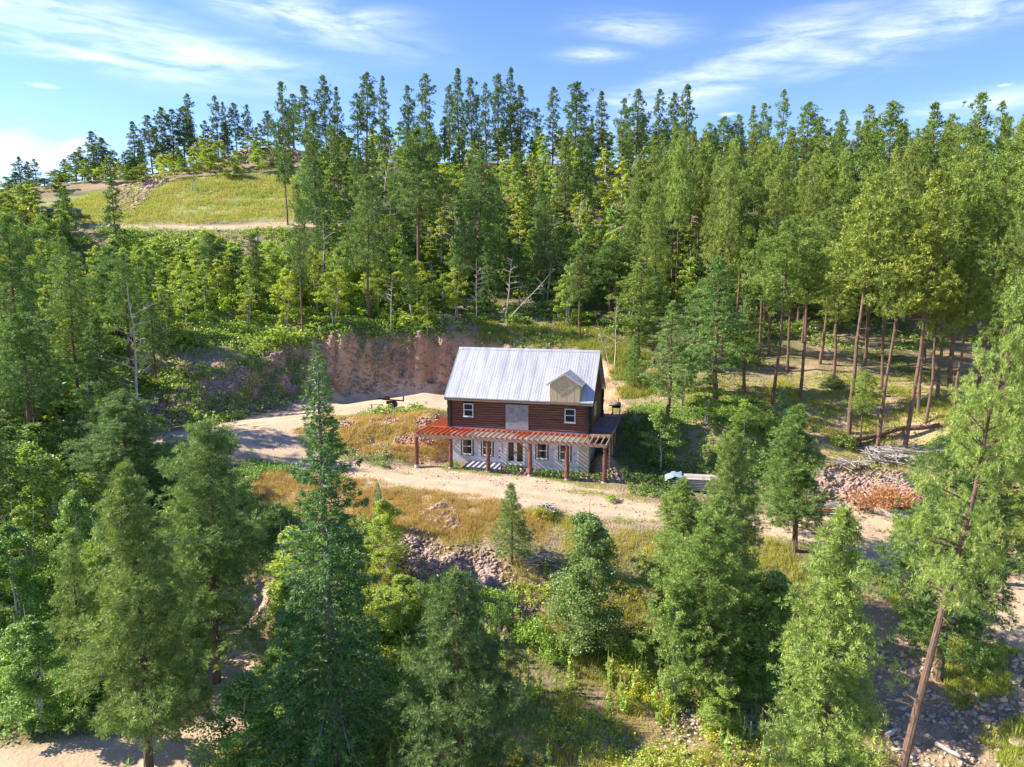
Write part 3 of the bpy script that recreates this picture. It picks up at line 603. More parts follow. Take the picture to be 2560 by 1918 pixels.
# ------------------------------------------------------------------ rafter porch round the front and left, deck on the right
PX0, PX1, PY = -2.07, HL + 1.67, -2.455
bm_ = MB(); bm_.box(PX0 - .2, PX1 + .12, PY - .11, PY - .06, 2.5, 2.76); bm_.box(PX0 - .2, PX1 + .12, PY + .06, PY + .11, 2.5, 2.76); bm_.build('front_beam', M['beam'], house)
bm_ = MB(); bm_.box(PX0 - .04, PX0 + .01, PY + .11, 4.6, 2.55, 2.79); bm_.build('side_beam', M['beam'], house); bm_ = MB(); bm_.box(PX1 - .0, PX1 + .05, PY + .11, -.05, 2.5, 2.76); bm_.build('side_beam', M['beam'], house)
m = MB(); m.box(PX0 + .3, PX1, -.16, -.115, 2.72, 2.96); m.build('ledger', M['rafter_red'], house)
x = PX0 + .08; k = 0
while x < PX1:
    red = x < 2.35 or 6.3 < x < 7.5
    r_ = MB(); jit = random.uniform(-.015, .015)
    yb0 = -.17
    a = (x + jit, PY - .25, 2.85); c = (x + jit, yb0, 2.85)
    r_.bar(a, c, .042, .175)
    r_.build('rafter', M['rafter_red'] if red else M['rafter'], house)
    if red and x < 2.35:
        # pale unstained top edge
        pass
    x += .455 if not (k % 9 == 4) else .47; k += 1
y = .12
while y < 4.3:
    r_ = MB(); r_.bar((PX0 - .12, y, 2.87), (-.0 - .3, y, 2.87), .042, .175); r_.build('rafter', M['rafter_red'], house); y += .42
m = MB(); m.box(PX0 + .42, -.30, -.1, -.05, 2.72, 2.96); m.build('rim_joist', M['rafter'], house)
for i, fx_ in enumerate((0, 3.05, 6.3, 9.85, 12.9, 15.9)):
    x = PX0 + fx_; zb = -.02 - .028 * max(0, x); pw = MB(); r0 = random.uniform(.165, .185)
    pts = [(x + random.uniform(-.02, .02), PY + random.uniform(-.02, .02), zb + .12 + (2.5 - zb - .12) * t) for t in np.linspace(0, 1, 7)]
    pw.tube(pts, [r0 * q for q in (1.06, 1.0, 1.02, .97, .98, .92, .9)], 12, wob=.07); post = pw.build('porch_post', M['post'], house)
    fo = MB(); fo.tube([(x, PY, zb - .5), (x, PY, zb + .14)], .2, 12); fo.build('footing', M['concrete'], post)
    if i in (0, 1, 3):
        br = MB(); s = 1 if i < 3 else -1; br.bar((x + s * .12, PY, 1.75), (x + s * .85, PY, 2.5), .09, .09); br.build('brace', M['beam'], post)
px_ = MB(); px_.bar((PX0, 1.6, 1.2), (PX0, 1.6, 2.55), .13, .13, (0, 1, 0)); pp = px_.build('side_post', M['fascia'], house); fo = MB(); fo.box(PX0 - .2, PX0 + .2, 1.4, 1.8, .6, 1.25); fo.build('footing', M['concrete'], pp)
# deck along the right gable
DKX = HL + 1.75
dk = MB(); y = -.02
while y < HD + .3:
    dk.box(HL + .02, DKX + random.uniform(-.02, .03), y, y + .135, DECK - .045, DECK); y += .142
dk = dk.build('deck', M['deck'], house)
m = MB(); m.box(HL + .02, DKX + .02, -.16, -.03, DECK - .05, DECK - .004)
for q in range(8): m.box(HL + .05, DKX - .02, .02 + q * .142, .15 + q * .142, DECK + .001, DECK + .006)
m.build('front_boards', M['deck_red'], dk)
m = MB(); m.box(DKX + .03, DKX + .07, -.16, HD + .3, DECK - .26, DECK - .02); m.box(HL + .02, DKX + .02, -.24, -.17, DECK - .26, DECK - .01); m.build('rim_joist', M['rafter'], dk)
for y in (-.1, 1.9, 3.9, 5.8): m = MB(); m.box(DKX - .1, DKX + .02, y, y + .12, -.3 if y < 4 else 1.2, DECK - .05); m.build('deck_post', M['beam'], dk)
m = MB(); m.bar((HL + .9, 3.1, DECK + .03), (HL + 1.25, 6.5, DECK + .03), .12, .04); tag(m.build('loose_board', M['beam']), 'loose tan board lying on the grey side deck', 'board')
o = bpy.data.objects['loose_board']; o.location = (HO[0], HO[1], 0); o.rotation_euler = (0, 0, -YAW)
# patio slab and kit
m = MB(); m.add([(1.85, -.05, .02), (4.75, -.05, -.02), (5.1, -1.95, -.02), (2.05, -1.95, .02), (1.85, -.05, -.25), (4.75, -.05, -.25), (5.1, -1.95, -.25), (2.05, -1.95, -.25)], [(3,2,1,0), (4,5,6,7), (0,1,5,4), (1,2,6,5), (2,3,7,6), (3,0,4,7)])
o = m.build('patio_slab', M['concrete']); o.location = (HO[0], HO[1], 0.02); o.rotation_euler = (0, 0, -YAW); tag(o, 'pale concrete slab under the rafter porch striped by shadows', 'patio slab')
# slab behind the deck
m = MB(); m.box(HL - .4, HL + 3.4, HD + .45, HD + 2.1, DECK - .3, DECK + .02); o = m.build('rear_slab', M['concrete']); o.location = (HO[0], HO[1], 0); o.rotation_euler = (0, 0, -YAW); tag(o, 'concrete pad behind the side deck under the black grill', 'concrete pad')

def rootat(name, x, y, rz, label, cat, z=None, group=None):
    return empty(name, (x, y, ht(x, y) if z is None else z), rz, label, cat, group)
# barrel grill
gx_, gy_ = HF(HL + 1.25, HD + .95); g = rootat('grill', gx_, gy_, -YAW, 'black barrel grill on a wheeled cart at the back end of the side deck', 'grill', DECK + .02)
m = MB(); n = 10
m.tube([(-.42, 0, .9), (-.38, 0, .9), (.38, 0, .9), (.42, 0, .9)], [.15, .27, .27, .15], 16); m.build('barrel', M['iron'], g, True)
m = MB(); m.tube([(-.38, 0, .98), (.38, 0, .98)], [.265, .265], 16); m.build('lid', M['bark_grey'], g, True)
for sx in (-.33, .33):
    for sy in (-.2, .2): m = MB(); m.bar((sx, sy, .0), (sx, sy * .8, .75), .04, .04, (0, 1, 0)); m.build('leg', M['iron'], g)
for sy in (-.24, .24): m = MB(); m.tube([(-.36, sy - .02, .1), (-.36, sy + .02, .1)], .1, 14); m.build('wheel', M['iron'], g)
m = MB(); m.box(-.72, -.42, -.2, .2, .86, .9); m.build('side_shelf', M['iron'], g); m = MB(); m.box(-.33, .33, -.18, .18, .25, .28); m.build('bottom_shelf', M['steel'], g)
m = MB(); m.tube([(.2, .1, 1.15), (.2, .1, 1.5)], .04, 8); m.build('chimney', M['iron'], g)
# log splitter beside the upper pad
x, y = ground_hit(982, 1021)[:2]; g = rootat('log_splitter', x, y, R(-4), 'dark red log splitter with long beam parked on the upper dirt pad', 'log splitter')
m = MB(); m.bar((-1.0, 0, .85), (1.15, 0, .72), .14, .12); m.build('beam', M['rust'], g)
m = MB(); m.bar((-1.45, 0, .93), (-.6, 0, .88), .16, .16); m.build('cylinder', M['iron'], g)
m = MB(); m.box(-.75, -.3, -.22, .22, .78, 1.12); m.box(-.68, -.4, -.15, .15, 1.12, 1.22); m.build('engine', M['rust'], g)
m = MB(); m.box(1.05, 1.13, -.14, .14, .72, 1.2); m.build('wedge_plate', M['rust'], g)
m = MB(); m.box(-.6, .35, -.2, .2, .4, .68); m.build('tank', M['iron'], g)
for sy in (-.45, .45):
    m = MB(); m.tube([(.1, sy - .07, .3), (.1, sy + .07, .3)], .3, 18); w = m.build('wheel', M['black'], g)
    m = MB(); m.tube([(.1, sy - .08, .3), (.1, sy + .08, .3)], .15, 12); m.build('rim', M['tanwood'], w)
m = MB(); m.bar((-.3, -.4, .3), (-.3, .4, .3), .06, .06); m.bar((-.45, 0, .4), (-.45, 0, 0), .06, .06, (0, 1, 0)); m.build('stand', M['iron'], g)
g = rootat('sawhorse', x - 1.55, y - .7, R(-3), 'low tan plank bench beside the log splitter', 'bench')
m = MB(); m.box(-.6, .6, -.14, .14, .48, .53); m.build('plank', M['tanwood'], g)
for sx in (-.4, .4): m = MB(); m.box(sx - .04, sx + .04, -.12, .12, -.1, .48); m.build('leg', M['tanwood'], g)
# heap of pipes near it
def stickheap(name, px, py, n, L, r, mt, label, cat, h=.25, spread=.5, xyz=None, seed=1, wd=1.0):
    rs = random.Random(seed); x, y = ground_hit(px, py) if xyz is None else xyz[:2]; z = ht(x, y); mb = MB()
    for i in range(n):
        a = rs.uniform(-1, 1) * wd; q = Vector((rs.uniform(-spread, spread), rs.uniform(-spread, spread) * .6, rs.uniform(.02, h))); d = Vector((math.cos(a), math.sin(a), rs.uniform(-.12, .18))) * rs.uniform(.4, 1) * L / 2
        mb.tube([q - d, q + Vector((0, 0, rs.uniform(-.05, .08))), q + d], [r * rs.uniform(.6, 1.3), r, r * .5], 6)
    o = mb.build(name, mt); o.location = (x, y, z); return tag(o, label, cat)
stickheap('scrap_pile', 1042, 1020, 16, 1.5, .045, M['iron'], 'low dark heap of scrap pipe on the edge of the upper pad', 'scrap pile', .22, .3)
# fallen logs
def fallen(name, a, c, r, mt, label, branches=0, zl=.0, group=None, tp=.75):
    (x0, y0), (x1, y1) = (ground_hit(*a) if len(a) == 2 else a[:2]), (ground_hit(*c) if len(c) == 2 else c[:2])
    L = math.hypot(x1 - x0, y1 - y0); cx, cy = x0, y0; z0 = ht(x0, y0) + r * .8 + zl; z1 = ht(x1, y1) + r * .7 + zl
    for t in (.25, .5, .75):                          # ride over the bumps between the ends
        zz = ht(x0 + (x1 - x0) * t, y0 + (y1 - y0) * t) + r * .5 - (z0 + (z1 - z0) * t)
        if zz > 0: z0 += zz; z1 += zz
    mb = MB(); pts = [Vector((0, 0, 0)).lerp(Vector((x1 - x0, y1 - y0, z1 - z0)), t) + Vector((0, 0, math.sin(t * 9) * r * .15)) for t in np.linspace(0, 1, 8)]
    mb.tube(pts, list(np.linspace(r, r * tp, 8)), 10, wob=.06)
    for i in range(branches):
        t = random.uniform(.3, .95); p = Vector((x1 - x0, y1 - y0, z1 - z0)) * t; q = p + Vector((random.uniform(-.7, .7), random.uniform(-.7, .7), random.uniform(.2, .8)))
        mb.tube([p, q], [r * .3, r * .1], 5)
    o = mb.build(name, mt, smooth=True); o.location = (x0, y0, z0); return tag(o, label, 'log', group)
fallen('fallen_trunk', (2098, 1118), (2262, 1078), .24, M['bark'], 'long brown fallen trunk lying on the forest floor between pine trunks', 6)
fallen('fallen_trunk', (2262, 1078), (2350, 1072), .2, M['bark'], 'shorter dark fallen trunk behind the long one in the pines', 4)
fallen('cut_log', (2186, 1286), (2272, 1306), .27, M['wood_grey'], 'thick grey cut log in front of the orange brush heap', 0, tp=.95)
fallen('cut_log', (2190, 1278), (2262, 1294), .2, M['wood_grey'], 'thinner grey log behind the thick one at the orange brush heap', 0, .1, tp=.9)
fallen('fallen_trunk', (1800, 1872), (1960, 1835), .10, M['dead'], 'bleached white fallen trunk at the bottom of the slope', 5, .05)
fallen('fallen_trunk', (1822, 1868), (1890, 1866), .08, M['dead'], 'short bleached forked limb beside the white fallen trunk', 0, .05)
fallen('fallen_trunk', (2215, 1860), (2240, 1830), .12, M['wood_grey'], 'stubby blue grey log end among rocks by the big leaning pine', 0, .05)
fallen('fallen_trunk', (2340, 1870), (2400, 1918), .12, M['wood_grey'], 'dark grey log lying right of the leaning pine trunk', 0, .02)
fallen('fallen_trunk', (405, 1102), (428, 1096), .12, M['dead'], 'small pale log at the left edge of the dirt drive', 0)
fallen('fallen_trunk', (448, 782), (500, 782), .12, M['birch'], 'pale birch trunk lying flat in the green brush', 0, 1.3)
fallen('fallen_trunk', (975, 668), (995, 688), .2, M['wood_grey'], 'grey broken stump piece on the slope by the tall pine', 0, .4)
fallen('fallen_trunk', (1395, 745), (1460, 742), .13, M['wood_grey'], 'grey trunk lying in dark ferns above the house', 2, .2)
fallen('fallen_trunk', (2190, 1190), (2262, 1215), .09, M['wood_grey'], 'thin grey pole lying on top of the gravel bank', 1)
# lumber stack under the trees right of the house
x, y = ground_hit(1768, 1222); g = rootat('lumber_stack', x, y, -.18, 'long stack of pale sawn boards half hidden behind pines', 'lumber stack')
for lay_ in range(7):
    for k in range(6):
        m = MB(); L = random.uniform(2.4, 2.9); yy = -.75 + k * .27; off = random.uniform(-.25, .25)
        m.box(-L + off, L + off, yy, yy + .24, .12 + lay_ * .14, .12 + lay_ * .14 + .07); m.build('board', M['wood_grey'] if (lay_ * 6 + k) % 4 else M['wood_fresh'], g)
for sx in (-2, 0, 2): m = MB(); m.box(sx - .08, sx + .08, -.8, .9, -.3, .12); m.build('bearer', M['wood_grey'], g)
o = MB(); vs = []; fs = []; N_ = 8
for i in range(N_):
    for j in range(N_):
        u, v = i / (N_ - 1), j / (N_ - 1); vs.append((-3.3 + 1.3 * u, -.9 + 1.7 * v, 1.16 - .9 * max(0, (.45 - u)) ** 1.2 + .05 * math.sin(i * 1.9 + j) + .03 * math.sin(j * 2.7)))
for i in range(N_ - 1):
    for j in range(N_ - 1): fs.append((i*N_+j, (i+1)*N_+j, (i+1)*N_+j+1, i*N_+j+1))
o.add(vs, fs); o = o.build('tarp', M['skin'], smooth=True); o.location = g.location; o.rotation_euler = g.rotation_euler; tag(o, 'faded blue tarp over the left end of the lumber stack', 'tarp')
# scrap boards near the gravel bank
x, y = ground_hit(2062, 1282); g = rootat('scrap_boards', x, y, R(-8), 'untidy pile of white and red painted boards beside the gravel bank', 'scrap pile')
for i in range(12):
    m = MB(); a = random.uniform(-.12, .12); L = random.uniform(.7, 1.1); yy = -.5 + i * .085; z = .08 + (i % 4) * .13 + random.uniform(0, .05)
    m.bar((-L, yy - math.sin(a) * L, z), (L, yy + math.sin(a) * L, z + random.uniform(-.08, .08)), .17, .05); m.build('board', [M['white'], M['wood_grey'], M['wood_fresh'], M['red']][(i * 3) % 4], g)

# rocks
def rock_mesh(name, seed, flat=.6, mt='rock'):
    rs = np.random.default_rng(seed); import bmesh
    bm = bmesh.new(); pts = rs.normal(size=(16, 3)); pts /= np.linalg.norm(pts, axis=1)[:, None]; pts *= rs.uniform(.75, 1.15, (16, 1)); pts[:, 2] *= flat
    for p in pts: bm.verts.new(p)
    r = bmesh.ops.convex_hull(bm, input=bm.verts); bmesh.ops.delete(bm, geom=[v for v in bm.verts if not v.link_faces], context='VERTS')
    bmesh.ops.bevel(bm, geom=bm.edges[:], offset=.06, segments=1, affect='EDGES')
    me = bpy.data.meshes.new(name); bm.to_mesh(me); bm.free(); me.materials.append(M[mt]); return me
slabs = [rock_mesh('slab_rock', 20 + k, .35, 'rock_grey') for k in range(3)] + [rock_mesh('slab_rock', 40 + k, .4, 'rock') for k in range(2)]
for i, (px, py, s, lb) in enumerate(((2535, 1720, .55, 'large flat pale slab at the right edge, upper one'), (2548, 1868, .5, 'flat greenish slab near the bottom right corner'), (2458, 1772, .42, 'round tan flat stone among rubble right of the leaning pine'),
        (2463, 1805, .4, 'pale pinkish slab just below the round tan stone'), (2548, 1700, .4, 'thin pale slab behind the large one at the right edge'), (1815, 1900, .28, 'pale boulder at the bottom edge below the white fallen trunk'), (2490, 1700, .3, 'grey block in the shaded rubble'),
        (1772, 1835, .3, 'grey boulder under the leafy sapling at bottom centre right'), (2150, 1790, .3, 'small orange boulder left of the leaning pine'))):
    x, y = ground_hit(px, py); o = link('boulder', slabs[i % 5]); o.location = (x, y, ht(x, y) + s * .12); o.scale = (s, s * random.uniform(.7, 1), s * .8); o.rotation_euler = (random.uniform(-.2, .2), random.uniform(-.2, .2), random.uniform(0, 6)); tag(o, lb, 'boulder')
def rubble(name, n, sampler, smin, smax, label, mt='rock', seed=3):
    rs = np.random.default_rng(seed); base = rock_mesh('t', seed + 9, .6); bv = np.array([v.co[:] for v in base.vertices]); 
    # light version: 8-point chips
    cv = np.array([(-1,-1,-.6),(1,-1,-.6),(1,1,-.6),(-1,1,-.6),(-1,-1,.6),(1,-1,.6),(1,1,.6),(-1,1,.6)], float) * .6
    cf = np.array([(0,3,2,1),(4,5,6,7),(0,1,5,4),(1,2,6,5),(2,3,7,6),(3,0,4,7)])
    x, y = sampler(n, rs); n = len(x); z = HT(x, y); s = rs.uniform(smin, smax, n) * np.exp(rs.normal(size=n) * .42); s = np.minimum(s, smax * 1.7)
    P_ = cv[None] * rs.uniform(.55, 1.25, (n, 8, 3)); A = rs.normal(size=(n, 3, 3)); Q = np.linalg.qr(A)[0]; P_ = np.einsum('nij,nkj->nki', Q, P_) * s[:, None, None] * np.array([1.2, 1, .75])
    P_ += np.stack([x, y, z + s * .15], 1)[:, None]
    me = mesh_np(name, P_.reshape(-1, 3), (cf[None] + 8 * np.arange(n)[:, None, None]).reshape(-1, 4), M[mt])
    return tag(link(name, me), label, 'rubble', kind='stuff')
def samp(fn, box):
    def f(n, rs):
        xs, ys = [], []
        while sum(map(len, xs)) < n:
            x = rs.uniform(box[0], box[1], n * 3); y = rs.uniform(box[2], box[3], n * 3); k = rs.random(n * 3) < fn(x, y); xs.append(x[k]); ys.append(y[k])
        return np.concatenate(xs)[:n], np.concatenate(ys)[:n]
    return f
def pbox(p, m=2): a = np.array([q[:2] for q in p]); return (a[:, 0].min() - m, a[:, 0].max() + m, a[:, 1].min() - m, a[:, 1].max() + m)
rubble('talus_rock', 6500, samp(lambda x, y: np.clip(zones(x, y)['pink'] + (polydist(x, y, talus) < .8) * .15, 0, 1), pbox(talus)), .04, .14, 'loose pink rock scree on the slope below the drive')
rubble('rock_scree', 900, samp(lambda x, y: (polydist(x, y, talus2) < .3) * 1.0, pbox(talus2, 1)), .08, .2, 'patch of pale stones in dry grass below the drive', seed=4)
rubble('bank_rubble', 5500, samp(lambda x, y: zones(x, y)['bank'], pbox(bank_base + bank_top)), .05, .2, 'broken red rock on the cut bank behind the pad', seed=5)
rubble('gravel_bank', 2600, samp(lambda x, y: (polydist(x, y, greybank) < .6) * 1.0, pbox(greybank)), .05, .16, 'grey pink gravel bank at the right', seed=6)
rubble('rubble_field', 3400, samp(lambda x, y: zones(x, y)['rub'] * np.clip((vn(x, y, 1.3, 20) - .3) * 2, 0.1, 1), pbox(rub + rockc)), .04, .14, 'loose stones on the slope at the bottom right', 'rock_grey', seed=7)
rubble('slope_stones', 2200, samp(lambda x, y: zones(x, y)['orange'] * (vn(x, y, 1.2, 21) > .4), pbox(orange)), .04, .12, 'stones on the orange earth slope left of the house', seed=8)
lowbox = (-25, 20, 30, 54)
rubble('hill_rocks', 4200, samp(lambda x, y: ((zones(x, y)['pink'] > .3) & (y > 90)) | (inpoly(x, y, gp([(300, 470), (400, 440), (420, 455), (330, 530), (260, 530)]))), (-90, 10, 118, 172)), .1, .4, 'pink rock spoil on the cleared hilltop', seed=9)
rubble('drive_pebbles', 7000, samp(lambda x, y: ((zones(x, y)['roadd'] < .8) & (zones(x, y)['roadd'] > -1.2 - 2.5 * (vn(x, y, 3, 70) > .7))) & (y > 35) & (y < 90), (-45, 45, 30, 90)), .02, .06, 'loose stones along the edges of the dirt drive', seed=10)
rubble('garden_stones', 420, samp(lambda x, y: ((x - HO[0]) * U[0] + (y - HO[1]) * U[1] > 4.5) & ((x - HO[0]) * U[0] + (y - HO[1]) * U[1] < HL + 3.5) & ((x - HO[0]) * V[0] + (y - HO[1]) * V[1] > -2.4) & ((x - HO[0]) * V[0] + (y - HO[1]) * V[1] < -.3), (-5, 14, 52, 62)), .06, .17, 'rough stones under the right half of the porch', seed=11)

# two tanks on the far left shelf
x, y = ground_hit(150, 548); g = rootat('water_tank_shed', x, y, R(6), 'long low shelter with a white roof on the far left shelf', 'shed')
m = MB(); m.box(-3.2, 3.2, -1.3, 1.3, 1.55, 1.75); m.build('roof', M['concrete'], g); m = MB(); m.box(-3.0, 3.0, 1.0, 1.2, -.5, 1.55); m.build('back_wall', M['concrete'], g)
for sx in (-3.0, 3.0): m = MB(); m.box(sx - .12, sx + .12, -1.2, -1.0, -.5, 1.55); m.build('pillar', M['concrete'], g)
M['tankgreen'] = simple('dull green tank', (.08, .12, .1), (.14, .19, .16), 3, .6)
for sx, lb in ((-2.3, 'left dull green tank under the white shelter roof'), (.9, 'right dull green tank under the white shelter roof')):
    m = MB(); m.tube([(0, 0, -.2), (0, 0, 1.2), (0, 0, 1.35)], [.8, .8, .5], 20); o = m.build('water_tank', M['tankgreen'], smooth=False); o.location = (x + sx * math.cos(R(6)), y + sx * math.sin(R(6)) - .2, g.location.z); tag(o, lb, 'tank')

# ------------------------------------------------------------------ trees
AUTO = []
def landmark(px):
    for lim, t in ((230, 'at far left'), (420, 'left of the dirt drive'), (620, 'above the dirt drive'), (800, 'above the tall spruce'), (960, 'above the cut bank'), (1080, 'above the left roof end'), (1180, 'above the roof middle'), (1300, 'above the dormer'),
                   (1420, 'above the side deck'), (1600, 'above the lumber stack'), (1780, 'left of the tallest trunk'), (1900, 'by the tallest trunk'), (2060, 'above the long fallen trunk'), (9999, 'at the far right')):
        if px < lim: return t
def band(Y): return 'in front rows' if Y < 90 else 'on lower slope' if Y < 110 else 'on middle slope' if Y < 136 else 'near the ridge'
ORD = ['leftmost', 'second from left', 'third from left', 'fourth from left', 'fifth from left', 'sixth from left', 'seventh from left', 'eighth from left', 'ninth from left', 'tenth from left', 'eleventh from left', 'twelfth from left'] + ['%dth from left' % k for k in range(13, 80)]
def auto(e, what, px, Y, where=None, depth=True): AUTO.append((e, what + (' ' + band(Y) if depth else '') + ' ' + (where or landmark(px)), px))
def finish_labels():
    by = {}
    for e, t, px in AUTO: by.setdefault(t, []).append((px, e))
    for t, L in by.items():
        L.sort(key=lambda q: q[0])
        for k, (px, e) in enumerate(L): e['label'] = t if len(L) == 1 else t + ', ' + (ORD[k] if k < len(L) - 1 else 'rightmost')
def unit(a): return a / np.maximum(np.linalg.norm(a, axis=-1, keepdims=True), 1e-9)
def tufts(cen, axis, n_bl, length, width, rs, up=.25, spread=.75):
    """needle brushes: n_bl narrow blades fanning out of each centre"""
    N = len(cen); d = unit(axis[:, None] * .8 + rs.normal(size=(N, n_bl, 3)) * spread + np.array([0, 0, up]))
    L = length * rs.uniform(.65, 1.15, (N, n_bl, 1)); w = unit(np.cross(d, rs.normal(size=(N, n_bl, 3)) * .8 + np.array([0, 0, 1.0]))) * width * rs.uniform(.6, 1.2, (N, n_bl, 1))
    c = cen[:, None] + d * .03
    v = np.stack([c - w * .35, c + w * .35, c + d * L * .6 + w, c + d * L], 2)      # blade that widens, then closes to a point
    v2 = v.copy(); v2[:, :, 2] = c + d * L * .6 + w; v2[:, :, 3] = c + d * L; v2[:, :, 0] = c; v2[:, :, 1] = c + d * L * .6 - w
    quad = np.stack([v2[:, :, 0], v2[:, :, 1], v2[:, :, 3], v2[:, :, 2]], 2).reshape(-1, 3)
    t = np.clip(np.repeat(rs.random(N) * .6, n_bl) + rs.random(N * n_bl) * .4, 0, 1)
    return quad, t
def leaves(cen, size, rs, up=1.0):
    N = len(cen); nrm = unit(rs.normal(size=(N, 3)) + np.array([-.25, -.1, up])); a = unit(np.cross(nrm, rs.normal(size=(N, 3)))); b_ = np.cross(nrm, a); s = size * rs.uniform(.6, 1.3, (N, 1))
    return np.stack([cen - a * s * .5, cen + b_ * s * .36, cen + a * s * .55, cen - b_ * s * .36], 1).reshape(-1, 3)
def quads(v): return np.arange(len(v)).reshape(-1, 4)
def trunk_path(Hh, rs, bend=.012, lean=0):
    n = 9; t = np.linspace(0, 1, n); off = np.cumsum(rs.normal(size=(n, 2)) * Hh * bend, 0) * .5; off -= off[0]
    return t, np.stack([off[:, 0] + lean * t ** 1.2, off[:, 1], t * Hh], 1)
def at_path(t, tp, P_): return np.stack([np.interp(t, tp, P_[:, i]) for i in range(3)], -1)
def branch_line(p, az_, L, rise, droop, n=5):
    s = np.linspace(0, 1, n)[:, None]; d = np.array([math.cos(az_), math.sin(az_), 0])
    return p + d * L * s + np.array([0, 0, 1]) * (rise * L * s + droop * L * s * s)
def conifer(name, seed, Hh, Rr, cb, style, nb, tf, bl, tl, tw, r0, dead=8, irr=.35, lean=0, barkm='bark', leafm='needle', clump=.22, nper=4):
    rs = np.random.default_rng(seed); tp, TP = trunk_path(Hh, rs, .008 if style != 'spruce' else .003, lean); wood = MB(); random.seed(seed)
    wood.tube([tuple(p - (np.array([0, 0, .7]) if i == 0 else 0)) for i, p in enumerate(TP)], [r0 * (1.18 if i == 0 else (1 - t) ** .75 * .97 + .03) for i, t in enumerate(tp)], 9 if Hh > 5 else 6, wob=.03)
    cen, ax = [], []; lobes = rs.uniform(1 - irr, 1 + irr * .6, (9, 8))
    for i in range(nb):
        s = (i + rs.random()) / nb if style == 'spruce' else min(.99, max(0, ((i // 5) * 5 + 2.5 + rs.normal() * .9) / nb)); s = s ** (1.0 if style == 'spruce' else .92); t = cb + (1 - cb) * s * .985; az_ = i * 2.399 + rs.uniform(-.5, .5)
        lf = lobes[int(s * 8.99), int((az_ % (2 * math.pi)) / (2 * math.pi) * 7.99)]
        if style == 'spruce': prof = (1 - s) ** .82 * (.75 + .25 * min(1, s / .08)) + .035; rise, dr = -.12 + .75 * s ** 2, -.28 + .38 * (1 - s) * 0 + .22 * s
        elif style == 'pine': prof = (min(1, .45 + s / .3) * (1 - s ** 2.3) ** .85 + .07) * (.72 + .5 * (math.sin(s * 31 + az_) * .5 + .5)); rise, dr = .08 + .75 * s ** 1.5, .10 - .35 * (1 - s)
        elif style == 'cone': prof = ((1 - s) ** .85 * min(1, .6 + s / .25) + .05) * (.78 + .44 * (math.sin(s * 38 + az_ * .6) * .5 + .5)); rise, dr = .12 + .6 * s, .08 - .2 * (1 - s)
        else: prof = (1 - s) ** .6 + .08; rise, dr = .3 + .5 * s, .1
        L = Rr * prof * lf * rs.uniform(.72, 1.12)
        if style == 'pine' and rs.random() < .10: continue
        p = at_path(t, tp, TP); bl_ = branch_line(p, az_, L, rise, dr)
        if L > .5: wood.tube([tuple(q) for q in bl_], [max(.012, r0 * .20 * (1 - t) ** .3 * (1 - k / 5)) for k in range(5)], 4, cap=False)
        n = max(2, int(tf * (L / Rr) ** (1.15 if style == 'spruce' else 1.0) * rs.uniform(.8, 1.2)))
        lo = .18 if style == 'spruce' else .38
        u = lo + (1.02 - lo) * rs.random(n) ** (.75); base = np.stack([np.interp(u, np.linspace(0, 1, 5), bl_[:, k]) for k in range(3)], -1)
        side = np.array([-math.sin(az_), math.cos(az_), 0]); out_ = np.array([math.cos(az_), math.sin(az_), 0])
        if style == 'spruce':
            wv = (1.05 - u) * L * .42; o = rs.uniform(-1, 1, n) * wv; base = base + side * o[:, None] + np.array([0, 0, 1]) * (-np.abs(o)[:, None] * .25 - rs.random((n, 1)) * .16 * min(1.2, L)) 
            a_ = unit(out_ * .7 + side * np.sign(o)[:, None] * .55 + np.array([0, 0, -.22]))
        else:
            wv = (.25 + .75 * (1 - np.abs(u - .75))) * min(L, 2.2) * .34; o = rs.normal(size=n) * wv; base = base + side * o[:, None] + np.array([0, 0, 1]) * (rs.normal(size=(n, 1)) * .16 * min(L, 2) + .1) + out_ * rs.normal(size=(n, 1)) * .08
            a_ = unit(out_ * .6 + side * np.sign(o)[:, None] * .4 + np.array([0, 0, .55]))
        cen.append(base); ax.append(a_)
    top = TP[-1]; k = 6; cen.append(top + rs.normal(size=(k, 3)) * np.array([.06, .06, .2]) - np.array([0, 0, .15])); ax.append(np.tile([0, 0, 1.], (k, 1)))
    for i in range(dead):
        t = cb * rs.uniform(.35, 1.0) + .02; az_ = rs.uniform(0, 6.28); bl_ = branch_line(at_path(t, tp, TP), az_, Rr * rs.uniform(.25, .6), rs.uniform(-.1, .2), -.15, 4)
        wood.tube([tuple(q) for q in bl_], [.035, .025, .018, .008], 4, cap=False)
    cen = np.concatenate(cen); ax = np.concatenate(ax)
    if style != 'spruce':                             # needles gather in brushes at the twig ends
        cr = clump; kk = nper; keep = rs.random(len(cen)) < .92; cen, ax = cen[keep], ax[keep]
        out_d = unit(rs.normal(size=(len(cen), kk, 3)) + ax[:, None] * .5); cen = (cen[:, None] + out_d * cr * rs.uniform(.3, 1, (len(cen), kk, 1)) * np.array([1, 1, .7])).reshape(-1, 3); ax = unit(out_d + np.array([0, 0, .35])).reshape(-1, 3)
    v, t = tufts(cen, ax, bl, tl, tw, rs, up=.3 if style != 'spruce' else -.02, spread=.9 if style != 'spruce' else .42)
    crown = mesh_np('crown', v, quads(v), M[leafm], t)
    tm = bpy.data.meshes.new('trunk'); tm.from_pydata(wood.v, [], wood.f); tm.update(); tm.materials.append(M[barkm])
    return tm, crown, Hh
